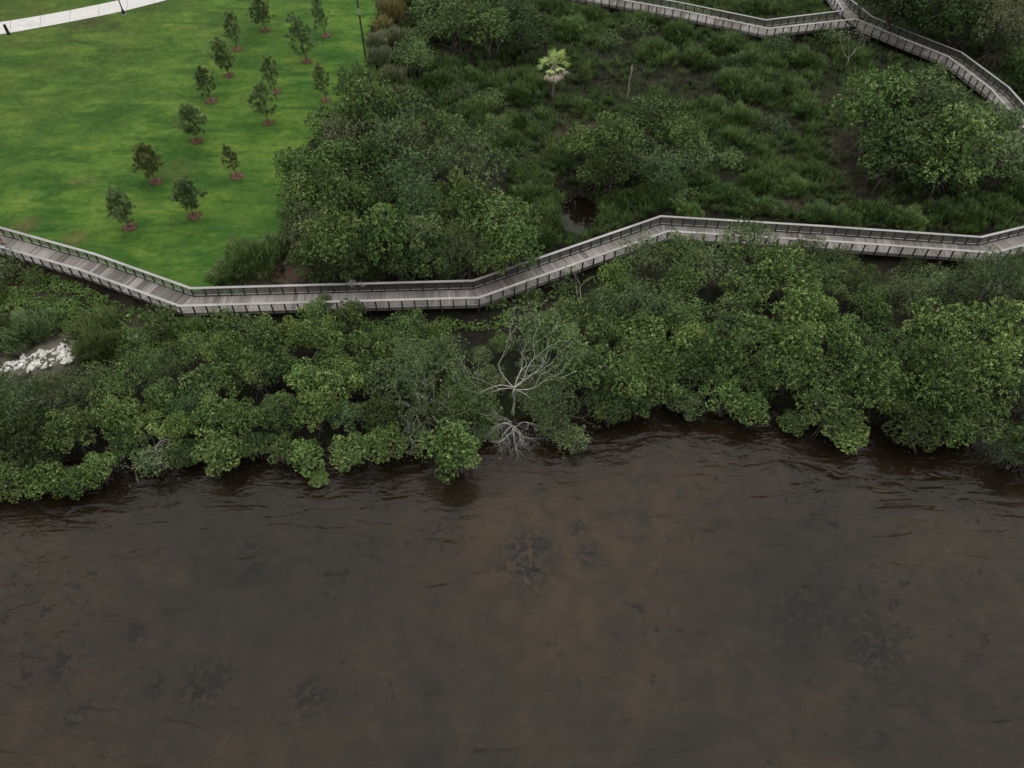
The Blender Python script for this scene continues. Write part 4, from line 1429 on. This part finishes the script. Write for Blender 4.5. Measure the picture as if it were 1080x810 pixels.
def fronds(n, el_rng, pet, fan, mat, name, z, droop):
    Ps, Ds, Ns, Ls, Ws, As = [], [], [], [], [], []
    mb = MB()
    for k in range(n):
        a = k * 2.4 + rs.normal(0, 0.2)
        el = rs.uniform(*el_rng)
        d = np.array([math.cos(a) * math.cos(el), math.sin(a) * math.cos(el), math.sin(el)])
        c0 = np.array([0, 0, z])
        c1 = c0 + d * pet * rs.uniform(0.8, 1.1) + np.array([0, 0, -0.15 * droop])
        mb.tube([c0, (c0 + c1) / 2 + np.array([0, 0, 0.06]), c1], [0.035, 0.025, 0.018], 4, cap=False, var=0.7)
        side = unit(np.cross(d, [0, 0, 1.0]))
        nn = np.cross(side, d)
        tone = rs.uniform(0.2, 0.9)
        for q in np.linspace(-1.1, 1.1, 11):
            Ds.append(unit(d * math.cos(q) + side * math.sin(q) + np.array([0, 0, -0.28 * droop * abs(q)]) + nn * 0.1))
            Ps.append(c1)
            Ns.append(unit(nn + rs.normal(0, 0.15, 3)))
            Ls.append(fan * (1 - 0.22 * abs(q)) * rs.uniform(0.85, 1.1))
            Ws.append(0.10)
            As.append(np.clip(tone + rs.normal(0, 0.1), 0, 1))
    V, Q = leaf_quads(np.array(Ps), np.array(Ds), np.array(Ns), np.array(Ls), np.array(Ws))
    i0 = len(mb.v)
    mb.v += [tuple(p) for p in V]
    mb.f += [tuple(int(t) + i0 for t in q) for q in Q]
    mb.a += list(As)
    link(name, mb.mesh(name, mat), palm)


fronds(22, (-0.25, 1.3), 1.2, 1.15, M['palm'], 'crown', TZ - 0.05, 1.0)
fronds(14, (-1.3, -0.4), 1.35, 1.0, M['palm_dead'], 'dead_fronds', TZ - 0.15, 1.6)

x, y, g = ground_at(661, 106)
o = thing('broken_trunk', 'thin dead broken trunk standing in the marsh right of the palm', 'tree', (x, y, g))
mb = MB()
P = limb(rs, (0, 0, -0.3), (0.15, 0.1, 4.6), 6, 0.03)
mb.tube(P, np.linspace(0.10, 0.07, len(P)), 8)
mb.tube([P[-1], P[-1] + np.array([0.03, 0, 0.22])], [0.08, 0.01], 6)
mb.tube([P[5], P[5] + np.array([0.3, 0.1, 0.25])], [0.035, 0.012], 5)
link('trunk', mb.mesh('trunk', M['bark_pale'], True), o)

# ------------------------------------------------------------------ lamp post, bollard, tall pole on the lawn
x, y = at(131, 15.5, LAWN_Z)
o = thing('lamp_post', 'black lamp post rising beside the pale concrete path', 'lamp post', (x, y, LAWN_Z + 0.03))
mb = MB()
mb.lathe([(0.34, -0.1), (0.34, 0.05), (0.31, 0.08)], 14)
link('footing', mb.mesh('footing', M['footing']), o)
mb = MB()
mb.lathe([(0.24, 0.08), (0.24, 0.16), (0.2, 0.22), (0.18, 0.55), (0.13, 0.72), (0.095, 0.85), (0.085, 1.2), (0.07, 3.6), (0.10, 3.66), (0.10, 3.75)], 12)
link('pole', mb.mesh('pole', M['black'], False), o)
mb = MB()
mb.lathe([(0.10, 3.75), (0.18, 3.85), (0.22, 4.25), (0.16, 4.4)], 12)
hd = link('lamp_head', mb.mesh('lamp_head', M['lens']), o)
mb = MB()
mb.lathe([(0.3, 4.4), (0.26, 4.48), (0.1, 4.6), (0.03, 4.72)], 12)
link('cap', mb.mesh('cap', M['black']), hd)

x, y = at(9.5, 36.5, LAWN_Z)
o = thing('bollard', 'short thick black bollard on the lawn edge of the path', 'bollard', (x, y, LAWN_Z + 0.03))
mb = MB()
mb.lathe([(0.25, -0.1), (0.25, 0.06), (0.2, 0.1), (0.2, 1.1)], 14)
link('body', mb.mesh('body', M['black']), o)
mb = MB()
mb.lathe([(0.17, 1.1), (0.17, 1.2)], 14)
link('lens', mb.mesh('lens', M['black']), o)
mb = MB()
mb.lathe([(0.22, 1.2), (0.22, 1.3), (0.16, 1.38), (0.03, 1.42)], 14)
link('cap', mb.mesh('cap', M['black']), o)

x, y = at(386, 63, LAWN_Z)
o = thing('light_pole', 'tall slim dark grey pole on the right edge of the lawn', 'pole', (x, y, LAWN_Z - 0.05))
mb = MB()
mb.lathe([(0.2, 0), (0.2, 0.12), (0.13, 0.14), (0.08, 13.5)], 12)
link('pole', mb.mesh('pole', M['pole'], False), o)
mb = MB()
mb.lathe([(0.135, 6.1), (0.135, 6.9)], 12)
link('sleeve', mb.mesh('sleeve', M['plate']), o)
mb = MB()
mb.box((0.5, 0, 13.4), (0.55, 0.04, 0.04))
mb.box((1.1, 0, 13.36), (0.32, 0.14, 0.06))
link('lamp_head', mb.mesh('lamp_head', M['pole']), o)

# ------------------------------------------------------------------ pale rocks


def rock_mesh(seed):
    rs = np.random.default_rng(seed)
    bm = bmesh.new()
    bmesh.ops.create_icosphere(bm, subdivisions=3, radius=1)
    cuts = [unit(rs.normal(0, 1, 3)) for _ in range(11)]
    lim = [rs.uniform(0.42, 0.8) for _ in cuts]
    for v in bm.verts:
        p = np.array(v.co)
        for c_, l_ in zip(cuts, lim):
            q = p @ c_
            if q > l_:
                p = p - c_ * (q - l_)
        p = p * np.array([1, 0.75, 0.4]) * (1 + 0.03 * math.sin(p[0] * 13) + rs.normal(0, 0.012))
        v.co = p
    me = bpy.data.meshes.new('rock')
    bm.to_mesh(me)
    bm.free()
    me.materials.append(M['rock'])
    return me


ROCKS = [rock_mesh(400 + k) for k in range(7)]
heap_px = [(-14, 390), (6, 385), (20, 379), (30, 371), (44, 368), (60, 369), (66, 358), (74, 356), (84, 362), (82, 372), (76, 382), (56, 386), (36, 390), (14, 389), (-10, 398)]


def put_rock(px, py, size, lab, group, rng):
    x, y, g = ground_at(px, py)
    o = thing('rock', lab, 'rock', (x, y, g + size * 0.08), rng.uniform(0, 6.28), group, ROCKS[rng.randrange(7)], size * rng.uniform(0.85, 1.1))
    o.rotation_euler = (rng.uniform(-0.25, 0.25), rng.uniform(-0.25, 0.25), rng.uniform(0, 6.28))
    TREES.append((x, y, size * 0.5))


rng = random.Random(14)
n = 0
taken = []
while n < 130:
    px, py = rng.uniform(-14, 86), rng.uniform(354, 398)
    if not inside(heap_px, np.array([px]), np.array([py]))[0] or math.sin(px * 0.33 + 1) * math.sin(py * 0.7 + px * 0.1) < -0.35:
        continue
    if any(abs(px - a) < 2.6 and abs(py - b) < 1.8 for a, b in taken) and rng.random() < 0.9:
        continue
    taken.append((px, py))
    put_rock(px, py, rng.choice([0.12, 0.15, 0.18, 0.22, 0.28, 0.34, 0.48]), 'white angular rock in the heap on the bank left of the feathery shrub', 'white rocks heaped on the bank', rng)
    n += 1
for k in range(14):
    put_rock(rng.uniform(130, 148), 356.5 + rng.uniform(-2.5, 2.2), rng.uniform(0.2, 0.36), 'white rock in the small patch right of the feathery shrub', 'white rocks in the small patch', rng)
for (a, b, q) in ((115, 332, 0.3), (119, 330, 0.34), (121, 332.5, 0.24), (135, 333, 0.2), (125, 338, 0.14)):
    put_rock(a, b, q, 'white rock lying loose on the soil under the sloping boardwalk', 'loose white rocks under the boardwalk', rng)
for (a, b, q, lab) in ((372, 301, 0.75, 'broad pale slab rock behind the middle railing'), (382, 300, 0.6, 'smaller pale slab rock behind the middle railing, right of the broad one')):
    put_rock(a, b, q, lab, 'pale rocks behind the railing', rng)

# ------------------------------------------------------------------ marsh ferns, sedges and ground cover: one stuff object each
rs = np.random.default_rng(99)
marsh_px = [(395, 100), (412, 70), (425, 40), (425, -40), (650, -60), (1100, -60), (1130, 245), (1035, 249), (960, 243), (700, 223), (610, 258), (560, 275),
            (545, 240), (535, 190), (520, 160), (470, 120), (430, 100)]
bare_px = [(600, 142, 34, 8), (628, 134, 30, 8), (560, 132, 22, 6), (700, 84, 60, 16), (660, 96, 36, 12), (480, 57, 22, 7), (885, 158, 36, 16), (878, 112, 22, 16), (918, 185, 34, 14), (838, 216, 22, 8), (610, 226, 20, 20), (905, 205, 30, 10), (640, 60, 30, 10), (745, 100, 30, 10)]


def sample_marsh(n):
    x = rs.uniform(-32, 95, n)
    y = rs.uniform(60, 150, n)
    z = ground_z(x, y)
    px, py = proj(x, y, z)
    ok = inside(marsh_px, px, py) & (walk_dist(x, y) > 1.6) & ~inside(LAWN, x, y)
    bare = np.zeros(n)
    for a, b, rx, ry in bare_px:
        bare = np.maximum(bare, np.clip(1.5 - np.hypot((px - a) / rx, (py - b) / ry), 0, 1))
    pool = np.hypot((x - POOL[0]) / 2.1, (y - POOL[1]) / 3.6) < 1.0 + 0.3 * wob(x, y, 1.0, 9)
    ok &= ~pool
    return x[ok], y[ok], z[ok], px[ok], py[ok], bare[ok]


# ferns
x, y, z, px, py, bare = sample_marsh(42000)
cl = wob(x, y, 3.2, 1) * 0.6 + wob(x, y, 7.0, 4) * 0.6
keep = (rs.random(len(x)) < np.clip(0.75 + 0.6 * cl, 0.10, 1)) & (rs.random(len(x)) > bare * 0.95)
x, y, z, cl = x[keep], y[keep], z[keep], cl[keep]
per = 22
n = len(x)
fpx, fpy = proj(x, y, z)
band = poly_dist([(440, 60), (470, 90), (505, 125), (540, 165), (570, 200), (588, 240)], fpx, fpy, False)
tall = np.clip(1.6 - band / 14, 0, 1)
hh = np.clip(0.9 + 0.6 * cl + 0.5 * tall + rs.normal(0, 0.2, n), 0.4, 2.6)
P = np.repeat(np.stack([x, y, z], -1), per, 0) + np.concatenate([rs.normal(0, 0.10, (n * per, 2)), np.zeros((n * per, 1))], 1)
L = np.repeat(hh, per) * rs.uniform(0.65, 1.1, n * per)
V, Q = blades(rs, P, rs.uniform(0, 6.283, n * per), rs.uniform(0.08, 0.55, n * per), L, 0.045 + 0.02 * rs.random(n * per) + 0.015 * L, 0.6)
v = np.clip(0.45 + 0.16 * np.repeat(cl + rs.normal(0, 0.7, n), per) + rs.normal(0, 0.12, n * per), 0, 1)
kind(link('marsh_ferns', npmesh('marsh_ferns', V, Q, [M['fern']], np.tile(v, 2))), 'stuff')

# sedges in the bare and thin places
x, y, z, px, py, bare = sample_marsh(60000)
cl = wob(x, y, 2.2, 6)
keep = rs.random(len(x)) < np.clip(0.42 + 0.3 * cl + 0.35 * bare, 0.06, 0.85)
x, y, z, cl = x[keep], y[keep], z[keep], cl[keep]
per = 9
n = len(x)
P = np.repeat(np.stack([x, y, z], -1), per, 0) + np.concatenate([rs.normal(0, 0.16, (n * per, 2)), np.zeros((n * per, 1))], 1)
L = np.repeat(np.clip(0.6 + 0.2 * cl, 0.25, 1.1), per) * rs.uniform(0.5, 1.15, n * per)
V, Q = blades(rs, P, rs.uniform(0, 6.283, n * per), rs.uniform(0.1, 0.8, n * per), L, np.full(n * per, 0.035), 0.5)
v = np.clip(0.5 + 0.15 * np.repeat(rs.normal(0, 1, n), per) + rs.normal(0, 0.12, n * per), 0, 1)
kind(link('marsh_grass', npmesh('marsh_grass', V, Q, [M['sedge']], np.tile(v, 2))), 'stuff')

# leafy ground cover on the bank below the boardwalk, and under the belt
n = 80000
x, y = rs.uniform(-52, 16, n), rs.uniform(44, 68, n)
z = ground_z(x, y)
px, py = proj(x, y, z)
cover_px = [(-20, 305), (40, 290), (70, 292), (120, 318), (170, 335), (230, 345), (300, 342), (520, 335), (600, 300), (640, 290), (600, 340), (500, 350), (200, 380), (120, 372), (85, 350), (40, 350), (-20, 365)]
ok = inside(cover_px, px, py) & (walk_dist(x, y) > 1.5)
dens = np.where(px < 175, 0.85 + 0.5 * wob(x, y, 2.0, 2), 0.25 + 0.3 * wob(x, y, 2.0, 2))
for a, b, rx, ry in ((135, 338, 26, 7), (150, 346, 20, 6), (12, 303, 26, 5), (62, 312, 22, 4)):
    dens = dens - 0.8 * np.clip(1.3 - np.hypot((px - a) / rx, (py - b) / ry), 0, 1)
ok &= rs.random(n) < dens
x, y, z = x[ok], y[ok], z[ok]
n = len(x)
P = np.stack([x, y, z + rs.uniform(0.02, 0.5, n) * (0.6 + 0.4 * wob(x, y, 1.5, 5))], -1)
A = unit(np.array([[0, 0, 1.0]]) + rs.normal(0, 0.35, (n, 3)))
V, Q = rosettes(rs, P, A, 7, 0.17, 0.10)
v = np.clip(0.5 + np.repeat(0.2 * wob(x, y, 1.5, 8) + rs.normal(0, 0.13, n), 7), 0, 1)
kind(link('ground_cover', npmesh('ground_cover', V, Q, [M['cover']], v)), 'stuff')

# rough weeds where the lawn meets grove, boardwalk and marsh
n = 26000
x, y = rs.uniform(-60, -8, n), rs.uniform(52, 150, n)
d = poly_dist(LAWN[2:18], x, y, False)
ins = inside(LAWN, x, y)
ok = (d < np.where(ins, 0.7, 2.6)) & (rs.random(n) < 0.75) & (walk_dist(x, y) > 1.5)
x, y = x[ok], y[ok]
z = np.where(inside(LAWN, x, y), LAWN_Z + 0.02, ground_z(x, y))
n = len(x)
per = 8
P = np.repeat(np.stack([x, y, z], -1), per, 0) + np.concatenate([rs.normal(0, 0.14, (n * per, 2)), np.zeros((n * per, 1))], 1)
L = np.repeat(np.clip(0.35 + 0.15 * wob(x, y, 1.2, 3), 0.15, 0.7), per) * rs.uniform(0.5, 1.15, n * per)
V, Q = blades(rs, P, rs.uniform(0, 6.283, n * per), rs.uniform(0.1, 0.8, n * per), L, np.full(n * per, 0.05), 0.5)
v = np.clip(0.45 + 0.15 * np.repeat(rs.normal(0, 1, n), per) + rs.normal(0, 0.12, n * per), 0, 1)
kind(link('edge_weeds', npmesh('edge_weeds', V, Q, [M['cover']], np.tile(v, 2))), 'stuff')

# ------------------------------------------------------------------ the person at the left end of the boardwalk


def skin_mat(name, c, rough=0.6):
    m = NT(name)
    n = m.noise(14, 3)
    m.principled(m.mix(n, tuple(q * 0.85 for q in c), tuple(min(1, q * 1.12) for q in c)), rough, 0.3)
    return m.m


M['skin'] = skin_mat('skin', (0.50, 0.27, 0.18))
M['shirt'] = skin_mat('navy_cloth', (0.018, 0.02, 0.045), 0.85)
M['shorts'] = skin_mat('dark_shorts_cloth', (0.03, 0.028, 0.05), 0.85)
M['hair'] = skin_mat('dark_hair', (0.02, 0.014, 0.01), 0.6)
M['shoe'] = skin_mat('shoe', (0.05, 0.045, 0.045), 0.6)


def skinned(name, verts, edges, radii, root_i, mat, parent, sub=2):
    me = bpy.data.meshes.new(name)
    me.from_pydata(verts, edges, [])
    me.materials.append(mat)
    o = link(name, me, parent)
    md = o.modifiers.new('skin', 'SKIN')
    md.use_smooth_shade = True
    sv = me.skin_vertices[0].data
    for i, r in enumerate(radii):
        sv[i].radius = (r, r) if not hasattr(r, '__len__') else r
        sv[i].use_root = i == root_i
    s_ = o.modifiers.new('sub', 'SUBSURF')
    s_.levels = sub
    s_.render_levels = sub
    return o


px_, py_ = at(3.5, 257.5, DECK_Z)
person = thing('person', 'person in dark shirt and shorts walking on the boardwalk at the far left', 'person', (px_, py_, DECK_Z), R(-65))
bv = [(0, 0, 0.93), (0, 0.01, 1.10), (0, 0.01, 1.30), (0, 0, 1.42), (0, 0.005, 1.50), (0, 0.02, 1.58), (0, 0.03, 1.66), (0, 0.02, 1.74),     # pelvis .. head top
      (0.09, 0, 0.88), (0.10, 0.10, 0.50), (0.10, 0.06, 0.09), (0.10, 0.20, 0.04),                                                        # right leg forward
      (-0.09, 0, 0.88), (-0.10, -0.02, 0.50), (-0.10, -0.20, 0.12), (-0.10, -0.09, 0.04),                                                 # left leg back
      (0.19, 0, 1.40), (0.25, -0.06, 1.12), (0.25, 0.06, 0.90), (0.245, 0.10, 0.82),
      (-0.19, 0, 1.40), (-0.25, 0.08, 1.13), (-0.24, 0.26, 0.98), (-0.235, 0.33, 0.94)]
be = [(0, 1), (1, 2), (2, 3), (3, 4), (4, 5), (5, 6), (6, 7), (0, 8), (8, 9), (9, 10), (10, 11), (0, 12), (12, 13), (13, 14), (14, 15),
      (3, 16), (16, 17), (17, 18), (18, 19), (3, 20), (20, 21), (21, 22), (22, 23)]
br = [(0.15, 0.11), (0.13, 0.10), (0.16, 0.11), (0.11, 0.09), 0.055, 0.085, 0.098, 0.06, 0.09, 0.058, 0.04, 0.035, 0.09, 0.058, 0.04, 0.035,
      0.06, 0.043, 0.032, 0.035, 0.06, 0.043, 0.032, 0.035]
# fingers and a thumb on each hand
for hb, hd_ in ((19, (0.0, 0.25, -1)), (23, (0.0, 0.85, -0.5))):
    hd_ = Vector(hd_).normalized()
    o0 = Vector(bv[hb])
    for q, (off, ln) in enumerate(((-0.03, 0.065), (-0.01, 0.08), (0.01, 0.075), (0.03, 0.06))):
        a = o0 + hd_ * 0.03 + Vector((0, off, off * 0.3))
        i = len(bv)
        bv += [tuple(a), tuple(a + hd_ * ln * 0.6), tuple(a + hd_ * ln + Vector((-0.012 if o0.x > 0 else 0.012, 0, 0)))]
        be += [(hb, i), (i, i + 1), (i + 1, i + 2)]
        br += [0.010, 0.009, 0.008]
    i = len(bv)
    bv += [tuple(o0 + Vector((0, 0.035, 0.0))), tuple(o0 + Vector((0, 0.055, -0.035)))]
    be += [(hb, i), (i, i + 1)]
    br += [0.011, 0.009]
skinned('body', bv, be, br, 0, M['skin'], person)
skinned('shirt', [(0, 0, 0.96), (0, 0.01, 1.10), (0, 0.01, 1.30), (0, 0, 1.43), (0.19, 0, 1.40), (0.235, -0.04, 1.2), (-0.19, 0, 1.40), (-0.235, 0.055, 1.2)],
        [(0, 1), (1, 2), (2, 3), (3, 4), (4, 5), (3, 6), (6, 7)], [(0.18, 0.14), (0.165, 0.13), (0.185, 0.135), (0.11, 0.10), 0.08, 0.065, 0.08, 0.065], 0, M['shirt'], person)
skinned('shorts', [(0, 0, 0.98), (0, 0, 0.90), (0.10, 0.01, 0.84), (0.105, 0.08, 0.58), (-0.10, 0, 0.84), (-0.105, -0.005, 0.58)],
        [(0, 1), (1, 2), (2, 3), (1, 4), (4, 5)], [(0.17, 0.13), (0.165, 0.13), 0.105, 0.09, 0.105, 0.09], 0, M['shorts'], person)
mb = MB()
for k in range(9):
    t = k / 8
mb.lathe([(0.10, 1.60), (0.122, 1.68), (0.115, 1.75), (0.08, 1.81), (0.02, 1.835)], 14, (0, -0.012, 0))
link('hair', mb.mesh('hair', M['hair'], True), person)
for (sx, sy, sz) in ((0.10, 0.13, 0.0), (-0.10, -0.12, 0.03)):
    mb = MB()
    mb.box((sx, sy + 0.02, sz + 0.035), (0.048, 0.13, 0.033))
    mb.box((sx, sy - 0.04, sz + 0.08), (0.043, 0.06, 0.018))
    link('shoe', mb.mesh('shoe', M['shoe']), person)
for sx in (-0.035, 0.035):
    mb = MB()
    mb.lathe([(0.006, -0.012), (0.014, -0.006), (0.014, 0.006), (0.006, 0.012)], 8, (sx, 0.118, 1.672))
    link('eye', mb.mesh('eye', M['hair']), person)
